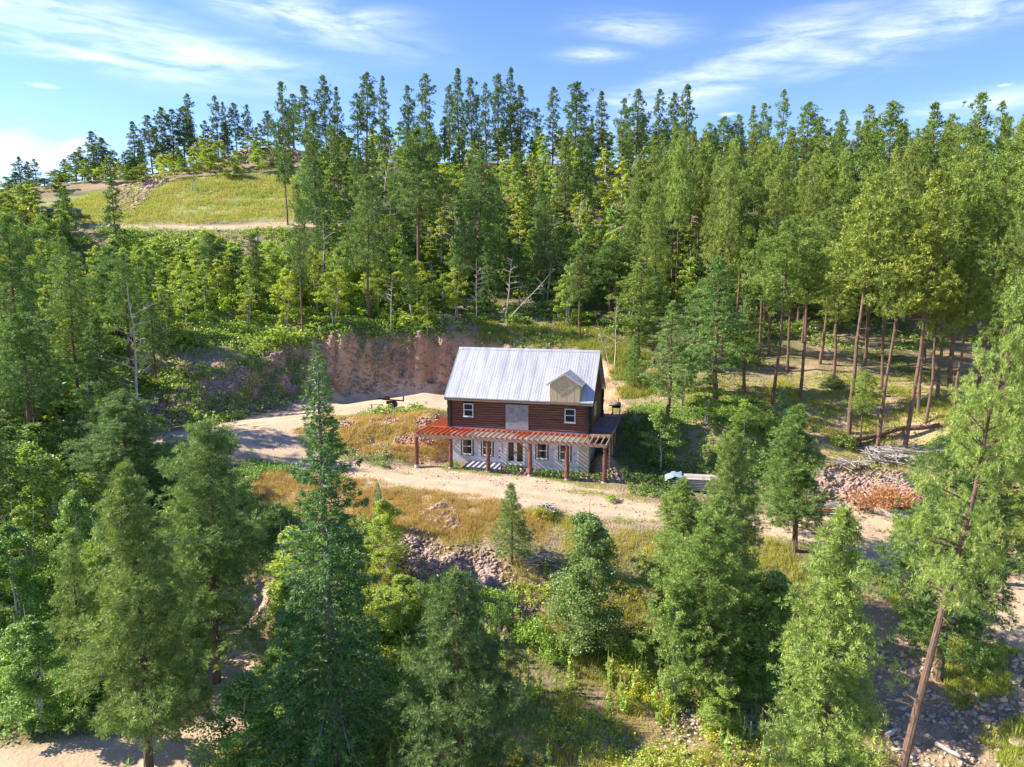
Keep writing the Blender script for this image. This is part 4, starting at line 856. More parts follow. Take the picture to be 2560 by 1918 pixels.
def broadleaf(name, seed, Hh, Rr, cb, n_cl, n_lf, size, r0, stems=1, tall=1.0, barkm='birch', spread=.35):
    rs = np.random.default_rng(seed); wood = MB(); random.seed(seed); cens = []; sp_all = []
    for s in range(stems):
        lean = rs.uniform(-1, 1) * spread * Rr if stems > 1 else rs.uniform(-.3, .3) * Rr * .4; tp, TP = trunk_path(Hh * rs.uniform(.85, 1), rs, .012, lean); TP[:, 1] += tp * rs.uniform(-1, 1) * spread * Rr * (stems > 1)
        TP[:, :2] += rs.uniform(-.15, .15, 2) * (stems > 1)
        wood.tube([tuple(p - (np.array([0, 0, .6]) if i == 0 else 0)) for i, p in enumerate(TP)], [r0 * (1 - t * .9) for t in tp], 7)
        for i in range(n_cl // stems):
            q = (i + rs.random()) / (n_cl // stems); t = cb + (1 - cb) * q; az_ = rs.uniform(0, 6.28); prof = (math.sin(math.pi * min(1, (q * .82 + .18))) ** .6) * (1 - .35 * q)
            L = Rr * prof * rs.uniform(.3, 1.22) * (.7 if stems > 1 else 1); p = at_path(max(.05, t - .09), tp, TP); b_ = branch_line(p, az_, L, .55, -.1 - .2 * (1 - q), 4)
            wood.tube([tuple(z) for z in b_], [r0 * .28, r0 * .2, r0 * .12, .008], 4, cap=False)
            cl_r = (.16 + .24 * rs.random()) * Rr * (.6 + .4 * prof) * (1 if stems == 1 else .85)
            for u in (1.0, .72):
                c = b_[-1] * u + b_[0] * (1 - u); k = int(n_lf * (1 if u == 1 else .5)); 
                pts = unit(rs.normal(size=(k, 3))) * (rs.random((k, 1)) ** .45) * cl_r * np.array([1, 1, .75]) * rs.uniform(.7, 1.25, 3); cens.append(c + pts)
    cen = np.concatenate(cens); v = leaves(cen, size, rs); N = len(cen); t = np.clip(rs.random(N) * .7 + .3 * np.repeat(rs.random((N + 99) // 100), 100)[:N], 0, 1)
    crown = mesh_np('crown', v, quads(v), M['leaf'], t); tm = bpy.data.meshes.new('trunk'); tm.from_pydata(wood.v, [], wood.f); tm.update(); tm.materials.append(M[barkm])
    return tm, crown, Hh
def shrub(name, seed, Hh, Rr, n_cl, n_lf, size):
    rs = np.random.default_rng(seed); cens = []
    for i in range(n_cl):
        a = rs.uniform(0, 6.28); e = math.asin(rs.random() ** .8); r = rs.uniform(.55, 1.0); c = np.array([math.cos(a) * math.cos(e) * Rr, math.sin(a) * math.cos(e) * Rr, math.sin(e) * Hh * .8]) * r + np.array([0, 0, .1 * Hh])
        k = n_lf; cens.append(c + unit(rs.normal(size=(k, 3))) * rs.random((k, 1)) ** .5 * Rr * rs.uniform(.2, .42) * np.array([1, 1, .8]))
    cen = np.concatenate(cens); cen[:, 2] = np.maximum(cen[:, 2], .03); v = leaves(cen, size, rs); t = rs.random(len(cen)); crown = mesh_np('crown', v, quads(v), M['leaf'], t)
    wood = MB(); random.seed(seed)
    for i in range(7): a = rs.uniform(0, 6.28); wood.tube([(0, 0, -.2), (math.cos(a) * Rr * .3, math.sin(a) * Rr * .3, Hh * .4), (math.cos(a) * Rr * .6, math.sin(a) * Rr * .6, Hh * .75)], [.04, .03, .01], 4, cap=False)
    tm = bpy.data.meshes.new('stems'); tm.from_pydata(wood.v, [], wood.f); tm.update(); tm.materials.append(M['bark_grey']); return tm, crown, Hh
def snag(seed, Hh, nbr, L, r0, twig=True, lean=0, mt='dead', fork=False, twiglen=1.0):
    rs = np.random.default_rng(seed); random.seed(seed); wood = MB(); tp, TP = trunk_path(Hh, rs, .014, lean); wood.tube([tuple(p - (np.array([0, 0, .5]) if i == 0 else 0)) for i, p in enumerate(TP)], [r0 * (1 - t * .88) for t in tp], 7, wob=.08)
    tw = MB()
    for i in range(nbr):
        t = rs.uniform(.3, .97); az_ = rs.uniform(0, 6.28); l = L * rs.uniform(.4, 1) * (1.25 - t * .8); b_ = branch_line(at_path(t, tp, TP), az_, l, rs.uniform(.3, .8), -.15, 5); tw.tube([tuple(q) for q in b_], [max(.012, r0 * .33 * (1 - k / 5.2)) for k in range(5)], 5, cap=False)
        if twig:
            for k in range(7):
                u = rs.uniform(.35, 1); q = b_[0] * (1 - u) + b_[-1] * u; q = np.array([np.interp(u, np.linspace(0, 1, 5), b_[:, j]) for j in range(3)]); d = unit(rs.normal(size=3) + np.array([math.cos(az_), math.sin(az_), .5])) * l * .33 * twiglen; tw.tube([tuple(q), tuple(q + d * .6 + [0, 0, .04]), tuple(q + d)], [.012, .009, .004], 3, cap=False)
    a = bpy.data.meshes.new('trunk'); a.from_pydata(wood.v, [], wood.f); a.update(); a.materials.append(M[mt]); c = bpy.data.meshes.new('branches'); c.from_pydata(tw.v, [], tw.f); c.update(); c.materials.append(M[mt]); return a, c, Hh

LIB = {}
def lib(key):
    if key not in LIB: LIB[key] = MAKE[key]()
    return LIB[key]
MAKE = {}
for k in range(4): MAKE['pine_near%d' % k] = (lambda k=k: conifer('p', 100 + k, 15, 2.7, .16, 'cone' if k % 2 else 'pine', 190, 25, 24, .26, .015, .2, 4, .5, clump=.13, nper=2))
MAKE['birch_full'] = lambda: broadleaf('a', 510, 10, 2.5, .04, 130, 230, .115, .06, 3, barkm='bark_grey')
MAKE['pine_tall_near'] = lambda: conifer('p', 131, 24, 3.2, .56, 'pine', 88, 27, 26, .25, .014, .36, 9, .5, clump=.14, nper=2)
MAKE['spruce_near'] = lambda: conifer('s', 140, 20, 3.0, .03, 'spruce', 300, 46, 11, .24, .024, .25, 0, .42, leafm='spruce', barkm='bark_grey')
for k in range(7): MAKE['pine_mid%d' % k] = (lambda k=k: conifer('p', 200 + k, 22, 2.7 + .25 * (k % 3), (.3, .42, .25, .5, .36, .2, .46)[k], 'pine' if k != 2 else 'cone', 135, 13, 14, .36, .034, .24, 10, .55, clump=.18, nper=2))
for k in range(6): MAKE['pine_far%d' % k] = (lambda k=k: conifer('p', 300 + k, 19, 2.3 + .3 * (k % 2), (.14, .28, .10, .34, .2, .24)[k], ('pine', 'pine', 'cone', 'pine', 'pine', 'cone')[k], 90, 10, 10, .46, .062, .2, 5, .55, clump=.24, nper=2))
for k in range(2): MAKE['spruce_small%d' % k] = (lambda k=k: conifer('s', 400 + k, 5.5, 1.5, .04, 'spruce', 110, 16, 8, .26, .028, .07, 0, .12, leafm='spruce', barkm='bark_grey'))
for k in range(2): MAKE['pine_small%d' % k] = (lambda k=k: conifer('s', 410 + k, 7, 1.5, .08, 'cone', 100, 12, 20, .2, .013, .09, 0, .3, clump=.1, nper=2))
for k in range(4): MAKE['aspen_near%d' % k] = (lambda k=k: broadleaf('a', 500 + k, 10, 2.1, .12, 66, 230, .12, .07, 1 if k % 2 else 3))
for k in range(5): MAKE['aspen_mid%d' % k] = (lambda k=k: broadleaf('a', 520 + k, 11, 2.4, .2 + .06 * (k % 3), 44, 95, .2, .09, (1, 3, 2, 1, 3)[k]))
for k in range(4): MAKE['aspen_far%d' % k] = (lambda k=k: broadleaf('a', 540 + k, 12, 2.3, .18, 36, 55, .32, .1, (1, 2, 1, 3)[k]))
for k in range(4): MAKE['shrub%d' % k] = (lambda k=k: shrub('b', 560 + k, 1.8, 1.5, 26, 70, .14))
for k in range(4): MAKE['shrub_far%d' % k] = (lambda k=k: shrub('b', 570 + k, 2.2, 1.9, 18, 38, .28))
for k in range(4): MAKE['snag%d' % k] = (lambda k=k: snag(600 + k, 9, 14, 2.6, .11, True, (.5, -.4, 1.6, .2)[k]))
LIM = dict(pine=(.9, 1, .95), aspen=(1, 1, 1), spruce=(1, 1, 1))
def place(name, key, x, y, Hw, width=None, rz=None, color=(1, 1, 1), label=None, cat='tree', group=None, tilt=(0, 0), z=None, parts=('trunk', 'crown')):
    if key[:5] in ('aspen', 'birch'): color = (color[0] * 1.08, color[1] * 1.03, color[2] * .92)
    tm, cm, Hh = lib(key); s = Hw / Hh; z0 = ht(x, y) if z is None else z
    e = empty(name, (x, y, z0), random.uniform(0, 6.28) if rz is None else rz, label, cat, group)
    if tilt != (0, 0):
        rz_ = e.rotation_euler.z; e.rotation_euler = (Matrix.Rotation(tilt[1], 3, 'Y') @ Matrix.Rotation(tilt[0], 3, 'X') @ Matrix.Rotation(rz_, 3, 'Z')).to_euler()
    sx = s if width is None else width / BASEW.get(key, width / s) if key in BASEW else s
    e.scale = (sx, sx, s)
    a = link(parts[0], tm, e); c = link(parts[1], cm, e); c.color = (*color, 1); return e
BASEW = {'birch_full': 4.6}
for k, v in {'pine_near': 5.2, 'pine_tall_near': 6.8, 'spruce_near': 6.0, 'pine_mid': 5.6, 'pine_far': 5.0, 'spruce_small': 3.0, 'pine_small': 3.1, 'aspen_near': 4.4, 'aspen_mid': 5.0, 'aspen_far': 5.0}.items():
    for q in ['', '0', '1', '2', '3', '4', '5', '6']: BASEW[k + q] = v
S_ = 2560 / 2212
trees = []                                           # x, y of the stems already standing
def tree_at(name, key, px, pytop, Y, wpx, label, color=(1, 1, 1), group=None, pxbase=None, rz=None, cat='tree'):
    """px, pytop: sight line to the tip from the survey photo (2212 wide), Y: distance, wpx: crown width"""
    X, _, Zt = GY(px * S_, pytop * S_, Y); xb = X
    z0 = ht(xb, Y); Hw = max(Zt - z0, 1.2); tilt = (0, 0)
    if pxbase is not None:
        d = pxbase; xb = X - d; z0 = ht(xb, Y); Hw = math.hypot(Zt - z0, d); tilt = (0, math.atan2(d, Zt - z0))
    w = wpx * S_ / FOC * (Y * CP + (CAMH - Zt) * SP) if wpx else None
    trees.append((xb, Y)); return place(name, key, xb, Y, Hw, w, rz, color, label, cat, group, tilt)

# near trees below the drive, each surveyed
G1, G2, G3 = (1.0, 1.0, 1.0), (.8, .92, .95), (1.2, 1.15, .95)
tree_at('spruce_tree', 'spruce_near', 690, 752, 28, 330, 'tall dark spruce with a pointed tip standing in front of the drive', (.95, 1.08, .85))
tree_at('pine_tree', 'pine_near0', 432, 915, 34, 235, 'bushy pine between the dirt drive and the tall spruce at left', (.9, 1, 1))
tree_at('pine_tree', 'pine_near1', 268, 1010, 27.5, 270, 'large bright pine filling the lower left', (1.05, 1.08, 1))
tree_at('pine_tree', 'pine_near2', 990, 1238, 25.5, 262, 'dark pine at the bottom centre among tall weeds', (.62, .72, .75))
tree_at('pine_tree', 'pine_small0', 1105, 1048, 42.5, 98, 'small dense pine on the bank just below the drive', (.85, 1, .95))
tree_at('birch_tree', 'birch_full', 1268, 1062, 37, 200, 'grey green leafy birch directly below the right end of the porch', (.78, .84, 1.25))
tree_at('aspen_tree', 'aspen_near1', 832, 1052, 42, 112, 'bright lime aspen right of the tall spruce', (1.2, 1.12, .85))
tree_at('aspen_tree', 'aspen_near3', 865, 1218, 38, 140, 'lime aspen lower on the slope right of the tall spruce', (1.05, 1.05, .8))
tree_at('spruce_tree', 'spruce_small0', 816, 1045, 45.5, 38, 'tiny bluish spruce tip beside the lime aspen', (1.4, 1.5, 2.0))
tree_at('pine_tree', 'pine_near3', 1735, 878, 44, 168, 'dark green pine right of the lumber stack with a rounded top', (.85, .98, .9))
tree_at('pine_tree', 'pine_near0', 1590, 935, 39, 128, 'upright pine rising over the lumber stack', (1.02, 1.05, .95))
tree_at('pine_tree', 'pine_near1', 1478, 1040, 37, 205, 'broad bright pine left of the lumber stack', (1.1, 1.15, 1))
tree_at('pine_tree', 'pine_near2', 1545, 1075, 33.5, 200, 'layered pine with dead lower twigs right of the grey green birch', (.98, 1.08, .9))
tree_at('pine_tree', 'pine_near3', 1826, 1108, 25.5, 262, 'brightest big pine at the bottom right of centre', (1.32, 1.34, 1.15))
tree_at('pine_tree', 'pine_tall_near', 2190, 735, 23.5, 235, 'leaning tall pine with long bare trunk at the lower right corner', (1.25, 1.28, 1.05), pxbase=3.2)
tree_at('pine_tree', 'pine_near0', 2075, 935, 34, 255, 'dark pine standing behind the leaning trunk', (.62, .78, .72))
tree_at('pine_tree', 'pine_near1', 2215, 770, 40, 200, 'yellow green pine cut by the right edge above the yard', (1.25, 1.2, .9))
tree_at('birch_tree', 'birch_full', 1655, 1190, 34.5, 200, 'loose birch with pale leaning stems between two pines at lower right', (.75, .85, .9))
tree_at('birch_tree', 'aspen_near0', 1475, 1225, 33, 150, 'pale leafy birch in front of the broad bright pine', (.85, .92, 1.1))
tree_at('birch_sapling', 'aspen_near2', 1560, 1440, 31.5, 130, 'low leafy sapling above the white fallen trunk', (.9, .95, .9))
tree_at('birch_tree', 'aspen_near1', 1640, 1380, 33, 120, 'dark leafy young birch beside the low sapling', (.62, .8, .75))
tree_at('pine_tree', 'pine_small1', 148, 1160, 33, 150, 'young soft pine at left in front of leafy brush', (1.0, 1.05, 1))
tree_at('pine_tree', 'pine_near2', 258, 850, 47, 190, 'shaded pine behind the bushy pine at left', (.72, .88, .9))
tree_at('birch_tree', 'aspen_near3', 148, 1000, 38, 150, 'grey green birch in the thicket left of the bright pine', (.75, .86, .95))
tree_at('birch_tree', 'aspen_near0', 60, 1290, 30, 190, 'leafy birch with a leaning pale stem at the left edge', (.65, .85, .8))
tree_at('birch_tree', 'aspen_near1', 20, 1100, 36, 180, 'dark birch cut by the left edge', (.6, .8, .8))
tree_at('birch_tree', 'aspen_near2', 205, 1110, 35, 120, 'light birch behind the large bright pine', (.95, 1, .95))
tree_at('birch_tree', 'aspen_near3', 520, 1410, 27, 230, 'dark leafy birch at the bottom between the bright pine and the spruce', (.62, .8, .8))
tree_at('birch_tree', 'aspen_near2', 590, 1390, 30, 150, 'leafy birch overlapping the left foot of the tall spruce', (.7, .9, .85))
tree_at('round_tree', 'aspen_mid1', 172, 805, 54, 165, 'round grey green leafy tree above the left thicket', (.72, .82, 1.15))
tree_at('birch_tree', 'aspen_mid2', 60, 890, 52, 170, 'leafy tree at the left edge beside the round one', (.75, .9, .9))
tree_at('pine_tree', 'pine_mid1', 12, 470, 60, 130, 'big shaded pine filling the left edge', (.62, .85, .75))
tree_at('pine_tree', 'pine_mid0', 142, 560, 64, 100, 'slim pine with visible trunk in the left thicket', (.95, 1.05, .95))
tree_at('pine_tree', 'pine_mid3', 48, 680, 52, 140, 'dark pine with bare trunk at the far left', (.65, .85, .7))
tree_at('pine_tree', 'pine_far0', 242, 392, 108, 52, 'lone dark pine left of the meadow', (.55, .75, .75))
tree_at('dead_tree', 'snag0', 268, 615, 63, 0, 'bare white dead birch in the left thicket', pxbase=-.6)
# right of and behind the house
tree_at('pine_tree', 'pine_small1', 1372, 728, 74, 62, 'young dense pine just behind the right end of the house', (.75, .95, .8))
tree_at('pine_tree', 'pine_mid2', 1450, 655, 61, 120, 'slim grey green pine right of the house over the ditch', (.95, 1.05, 1.15))
tree_at('birch_tree', 'aspen_mid0', 1432, 860, 57.5, 85, 'leafy birch at the foot of the slim pine by the ditch', (.75, .85, .85))
tree_at('pine_tree', 'pine_mid2', 1558, 560, 66, 150, 'soft conical pine between the house and the bare trunks', (.78, 1.0, 1.0))
tree_at('spruce_tree', 'spruce_small0', 1692, 842, 60, 72, 'small pale blue spruce in front of the bare pine trunks', (1.35, 1.5, 1.7))
tree_at('spruce_tree', 'spruce_small1', 1800, 828, 71, 62, 'small dark spruce standing on the sunny forest floor', (.8, .95, .8))
tree_at('pine_tree', 'pine_mid5', 1500, 610, 71, 105, 'full green pine between the side deck and the forest', (.85, 1.0, .9))
tree_at('birch_tree', 'aspen_mid1', 1478, 735, 67, 95, 'light leafy birch behind the ditch right of the house', (.95, 1.0, .9))
tree_at('pine_tree', 'pine_mid2', 1618, 640, 69, 95, 'pointed green pine left of the bare trunks', (.9, 1.02, .95))
tree_at('birch_tree', 'aspen_mid4', 1530, 800, 61, 90, 'low leafy birch on the rim of the ditch', (1.0, 1.0, .8))
tree_at('pine_tree', 'pine_mid5', 1418, 600, 79, 85, 'slender pine behind the grill', (.8, .95, .85))
tree_at('birch_tree', 'aspen_mid0', 1610, 850, 58, 80, 'small leafy birch above the lumber stack', (.9, 1.0, .8))
tree_at('pine_tree', 'pine_mid6', 1320, 520, 92, 80, 'dark pine behind the dormer side of the roof', (.7, .85, .8))
tree_at('pine_tree', 'pine_mid4', 2100, 330, 66, 130, 'tall bright pine at right above the gravel bank', (1.2, 1.2, .9))
for k in range(4): MAKE['pine_bare%d' % k] = (lambda k=k: conifer('p', 700 + k, 22, 2.3, (.52, .6, .46, .56)[k], 'pine', 95, 13, 14, .36, .034, .185, 16, .6, clump=.18, nper=2)); BASEW['pine_bare%d' % k] = 4.6
def pine_base(px, py, pytop, wpx, k, label, color=(1.15, 1.15, .88), lean=0.0):
    x, y = ground_hit(px * S_, py * S_); z0 = ht(x, y); Zt = GY(px * S_, pytop * S_, y)[2]; trees.append((x, y))
    return place('pine_tree', 'pine_bare%d' % k, x, y, Zt - z0, wpx * S_ / FOC * y, None, color, label, 'tree', None, (0, lean))
for a in ((1667, 878, 480, 100, 0, 'leaning bare trunked pine by the small pale spruce', (1.05, 1.12, .9), .04), (1727, 861, 500, 95, 1, 'slim pine whose trunk stands in the sunny clearing', (1.1, 1.15, .9), 0), (1800, 826, 540, 90, 2, 'reddish trunked pine behind the small dark spruce', (1.1, 1.1, .85), .03),
          (1834, 934, 395, 125, 1, 'tallest pine with the longest bare trunk in the clearing', (1.28, 1.22, .85), .02), (1860, 968, 800, 60, 2, 'short slim pine between two long trunks', (1.1, 1.15, .8), .02), (1896, 964, 450, 105, 3, 'tall slightly leaning pine right of the tallest trunk', (1.15, 1.12, .85), .05),
          (1952, 979, 375, 125, 0, 'leaning yellow green pine whose trunk crosses the fallen trunk', (1.32, 1.18, .75), .05), (1984, 897, 430, 90, 1, 'pine with dark trunk behind the leaning yellow green pine', (1.1, 1.1, .85), 0), (1999, 916, 510, 85, 2, 'thin pine close beside the dark trunk', (1.05, 1.08, .85), .03),
          (2057, 923, 520, 95, 3, 'pine with reddish lower trunk right of the fallen trunks', (1.12, 1.15, .85), .02), (2170, 758, 290, 105, 1, 'dark trunked tall pine near the right edge', (1.0, 1.08, .85), 0), (2196, 790, 240, 125, 0, 'tall pine at the right edge with a reddish leaning trunk', (1.15, 1.15, .85), .07),
          (1700, 800, 470, 80, 3, 'slender pine at the back of the sunny clearing', (1.0, 1.1, .85), 0), (1770, 790, 430, 85, 2, 'slender dark trunked pine behind the clearing', (1.0, 1.05, .85), .02), (1905, 850, 430, 85, 0, 'thin trunked pine behind the tallest trunk', (1.1, 1.1, .85), -.02), (2025, 860, 400, 90, 1, 'thin trunked pine at the back right of the clearing', (1.1, 1.12, .85), .02),
          (2110, 850, 380, 95, 2, 'straight trunked pine above the gravel bank', (1.15, 1.15, .85), .02), (1640, 800, 520, 80, 1, 'thin pine at the left edge of the clearing', (.95, 1.05, .9), .01), (1868, 790, 380, 90, 3, 'tall thin pine deep in the shade behind the clearing', (1.05, 1.05, .85), 0)): pine_base(*a)
tree_at('pine_tree', 'pine_mid0', 1383, 560, 80, 105, 'pine with a long thin trunk right behind the house', (1.1, 1.12, .9))
tree_at('pine_tree', 'pine_mid3', 905, 283, 100, 115, 'tall dark pine with thick bare trunk behind the bank', (.72, .85, .85))
tree_at('pine_tree', 'pine_mid1', 640, 400, 84, 50, 'thin half bare pine above the left end of the bank', (.85, .95, .9))
tree_at('pine_tree', 'pine_far1', 608, 182, 118, 46, 'slender pine with long bare trunk at the edge of the meadow', (.6, .75, .8))
tree_at('pine_tree', 'pine_mid2', 672, 245, 108, 95, 'dense dark pine at the right end of the meadow', (.6, .78, .78))
tree_at('pine_tree', 'pine_mid4', 790, 380, 90, 85, 'mid green pine left of the tall dark pine', (.85, .95, .9))
tree_at('pine_tree', 'pine_mid0', 1035, 330, 104, 100, 'dark grey green pine right of the tall dark pine', (.7, .85, .88))
for i, (px, py, Y, d, lb) in enumerate(((1032, 560, 90, .3, 'forked white dead birch above the house roof'), (1105, 555, 92, .8, 'bare birch stem leaning in the trees above the roof'), (1165, 580, 91, 4.2, 'strongly leaning bare birch above the house'),
        (1335, 640, 79, .2, 'pale dead tree with upturned limbs behind the right roof end'), (1290, 690, 80, -1.4, 'leaning dead stem left of the pale dead tree behind the roof'), (845, 590, 88, .2, 'thin pale dead stem on the slope above the bank'))):
    tree_at('dead_tree', 'snag%d' % (i % 4), px, py, Y, 0, lb, pxbase=d)
# skyline pines on the ridge
sky_t = [(405,205,172,36),(345,235,172,34),(285,264,165,40),(322,252,168,38),(368,238,172,44),(390,232,174,42),(195,285,170,46),(215,300,168,44),(465,210,176,34),(507,225,176,30),(480,222,178,24),(530,228,178,22),(630,205,172,44),(700,166,158,40),(727,190,165,34),
         (655,190,160,46),(770,205,168,44),(787,160,166,46),(828,168,160,36),(883,188,168,32),(920,163,150,60),(968,186,170,32),(988,152,158,46),(1020,172,160,40),(1050,182,166,34),(1075,163,156,42),(1105,150,160,42),(1122,190,162,46),(1195,190,165,42),(1243,180,148,62),(1302,200,158,44),(1375,198,160,48),
         (1425,195,155,40),(1455,205,158,36),(1487,187,148,58),(1348,215,170,30),(1160,235,172,30),(1560,255,160,46),(1630,230,165,36),(1655,226,160,34),(1696,198,155,40),(1742,225,150,56),(1820,240,140,46),(1778,255,145,44),(1882,230,130,56),(1928,228,125,76),(2022,226,120,80),(2112,210,115,70),(2168,224,125,50),(1600,250,160,34),(60,350,178,26),(38,340,178,26),(75,345,182,26),(160,330,172,40),(140,345,174,34)]
for i, (px, py, Y, w) in enumerate(sky_t):
    left = px < 640
    auto(tree_at('pine_tree', 'pine_far%d' % (i * 7 % 4), px, py, Y, w * 1.12, ('dark pine standing against the sky on the left ridge above the meadow' if left else 'dark pine top rising above the forest skyline' if px < 1530 else 'green pine top along the right forest skyline'),
            (.55, .68, .72) if left else (.62, .76, .76) if px < 1530 else (.9, 1, .85), 'pines on the left ridge' if left else 'pines on the middle skyline' if px < 1530 else 'pines on the right skyline'), 'dark pine against the sky on the left ridge' if left else 'dark pine top on the skyline' if px < 1530 else 'green pine top on the skyline', px, Y, None if not left else ' '.join(['above the meadow' if px > 240 else 'beyond the left thicket']), False)
# leafy clumps on the left ridge
for px, py, Y, w in ((430,285,158,60),(468,295,156,52),(545,285,166,60),(500,350,148,60),(255,345,160,40),(310,350,155,36),(120,360,165,50),(60,385,165,60),(235,330,165,40),(180,360,160,50),(345,330,160,30),(415,320,152,44),(580,300,168,44),(30,400,160,60)):
    auto(tree_at('aspen_tree', 'aspen_far%d' % (px % 4), px, py, Y, w, 'light green leafy tree on the left ridge', (1.0 + .2 * random.random(), 1.05, .9), 'leafy trees on the left ridge'), 'light green leafy tree on the left ridge', px, Y, 'above the meadow' if px > 300 else 'beyond the left thicket', False)

# the forest: stems scattered over the hillside, thinned round the clearings
houseR = (-9.5, HL + 6, -6, HD + 9)
def clear(x, y):
    lx = (x - HO[0]) * U[0] + (y - HO[1]) * U[1]; ly = (x - HO[0]) * V[0] + (y - HO[1]) * V[1]
    c = (lx > houseR[0]) & (lx < houseR[1]) & (ly > houseR[2]) & (ly < houseR[3])
    z = zones(x, y); return c | (z['roadd'] < 2.0) | (z['bank'] > .1) | (z['meadow'] > .15) | (z['pink'] > .1) | (z['orange'] > .1) | (z['dry'] > .3)
def skyline(px):                                     # tips stay under this line (photo 2212)
    return np.interp(px, [0, 150, 250, 400, 520, 640, 800, 1000, 1130, 1250, 1450, 1530, 1700, 1900, 2212], [400, 370, 340, 300, 300, 290, 262, 250, 245, 245, 250, 270, 275, 262, 245])
# sight boxes (2212 px) that no filler tree may hide: pad and drive, house, meadow, forest floor at right
VIEW = [(470, 735, 960, 1040), (900, 735, 1400, 1100), (330, 880, 640, 1020), (1560, 780, 2060, 1000), (700, 990, 1420, 1120), (1760, 1030, 2060, 1180), (420, 700, 560, 1000)]
MEAD = (170, 400, 628, 505)
def spot_ok(x, y, z0, Hw, w, cbf):
    px, pb = proj(x, y, z0); _, pt = proj(x, y, z0 + Hw); px /= S_; pb /= S_; pt /= S_; hw = w * FOC / y / 2 / S_
    for (a, c, d, e) in VIEW:
        if px + hw > a and px - hw < d and pt < e and pb > c + 8:
            return False
    a, c, d, e = MEAD
    if px + hw * .6 > a and px - hw * .6 < d and pt < e and pb > c: return False
    if px > 560 and px < 640 and pt < 470 and pb > 400 and y < 150: return False
    return True
def forest(n_try, box, kind_fn, mind, seed, frus=1.12):
    rs = np.random.default_rng(seed); x = rs.uniform(box[0], box[1], n_try); y = rs.uniform(box[2], box[3], n_try); ok = (np.abs(x) < y * .72 * frus + 3) & ~clear(x, y); x, y = x[ok], y[ok]; z = HT(x, y); cnt = 0
    for xi, yi, zi in zip(x, y, z):
        T = np.array(trees); 
        md = mind(xi, yi)
        if np.min(np.hypot(T[:, 0] - xi, T[:, 1] - yi)) < md: continue
        r = kind_fn(xi, yi, rs)
        if r is None: continue
        name, key, Hw, w, colr, label, group, cat = r
        px = proj(xi, yi, zi + Hw)[0] / S_; lim = skyline(px) + rs.uniform(-6, 34); ztop = GY(px * S_, lim * S_, yi)[2]; Hw = min(Hw, ztop - zi)
        if Hw < 3.5: continue
        if not spot_ok(xi, yi, zi, Hw, w, .2): continue
        e = place(name, key, xi, yi, Hw, w, rs.uniform(0, 6.28), colr, label, cat, group, z=zi); trees.append((xi, yi)); cnt += 1
        lum = colr[1]; tone = 'dark' if lum < .88 else 'green' if lum < 1.06 else 'bright'; size = 'short' if Hw < (7 if 'pine' not in name else 13) else 'tall' if Hw > (10.5 if 'pine' not in name else 18) else 'medium'
        auto(e, '%s %s %s' % (size, tone, {'pine_tree': 'pine', 'spruce_tree': 'spruce', 'birch_tree': 'grey green birch', 'aspen_tree': 'aspen', 'oak_tree': 'leafy tree'}[name]), px, yi)
    return cnt
def jc(rs, base, a=.22): k = 1 + rs.uniform(-a, a); return (base[0] * k * (1 + rs.uniform(-.08, .1)), base[1] * k, base[2] * k * (1 + rs.uniform(-.1, .1)))
def k_back(x, y, rs):
    aff = vn(x, y, 14, 30); right = np.clip((x / y + .02) / .35, 0, 1); p_pine = .10 + .20 * right + (aff - .5) * .7
    if rs.random() < p_pine:
        k = rs.integers(6); far = y > 108
        return ('pine_tree', ('pine_far%d' % k) if far else 'pine_mid%d' % rs.integers(7), rs.uniform(7.5, 14) + 6.5 * right, rs.uniform(2.8, 4.2) + .6 * right, jc(rs, (.68 + .42 * right, .80 + .28 * right, .80)), ('pine in the forest on the slope behind the house' if right < .5 else 'yellow green pine in the dense forest at right'), ('pines behind the house' if right < .5 else 'pines of the right hillside'), 'tree')
    if rs.random() < .12: return ('spruce_tree', 'pine_far%d' % rs.choice([2, 5]), rs.uniform(6, 12), rs.uniform(2.6, 3.8), jc(rs, (.6, .82, .78)), 'x', 'spruces on the back slope', 'tree')
    if rs.random() < .42: return ('birch_tree', ('aspen_far%d' % rs.integers(4)) if y > 104 else 'aspen_mid%d' % rs.integers(5), rs.uniform(5.5, 10) + 1.5 * right, rs.uniform(3.8, 5.8), jc(rs, (.92, .98, .85), .2), 'x', 'birches on the back slope', 'tree')
    return ('aspen_tree', ('aspen_far%d' % rs.integers(4)) if y > 104 else 'aspen_mid%d' % rs.integers(5), rs.uniform(5, 10) + 1.5 * right, rs.uniform(3.8, 6.0), jc(rs, (1.2, 1.14, .82), .25), ('light green aspen among pines on the slope behind the house' if right < .5 else 'light green aspen among the pines at right'), ('aspens behind the house' if right < .5 else 'aspens of the right hillside'), 'tree')
def k_left(x, y, rs):
    Hw = rs.uniform(4.5, 9) if y > 76 else rs.uniform(5, 9)
    if rs.random() < .10 and x < -25: return ('pine_tree', 'pine_mid%d' % rs.integers(5), rs.uniform(8, 12), rs.uniform(3.6, 4.6), jc(rs, (.72, .9, .8)), 'shaded pine in the leafy thicket at left', 'pines of the left thicket', 'tree')
    return ('oak_tree', 'aspen_mid%d' % rs.integers(5), Hw, rs.uniform(3.6, 5.4), jc(rs, (1.15, 1.1, .75) if y > 78 else (1.02, 1.04, .8), .2), 'bright leafy tree in the thicket left of the drive' if y < 78 else 'lime leafy tree on the slope below the meadow', 'leafy trees of the left thicket' if y < 78 else 'leafy trees below the meadow', 'tree')
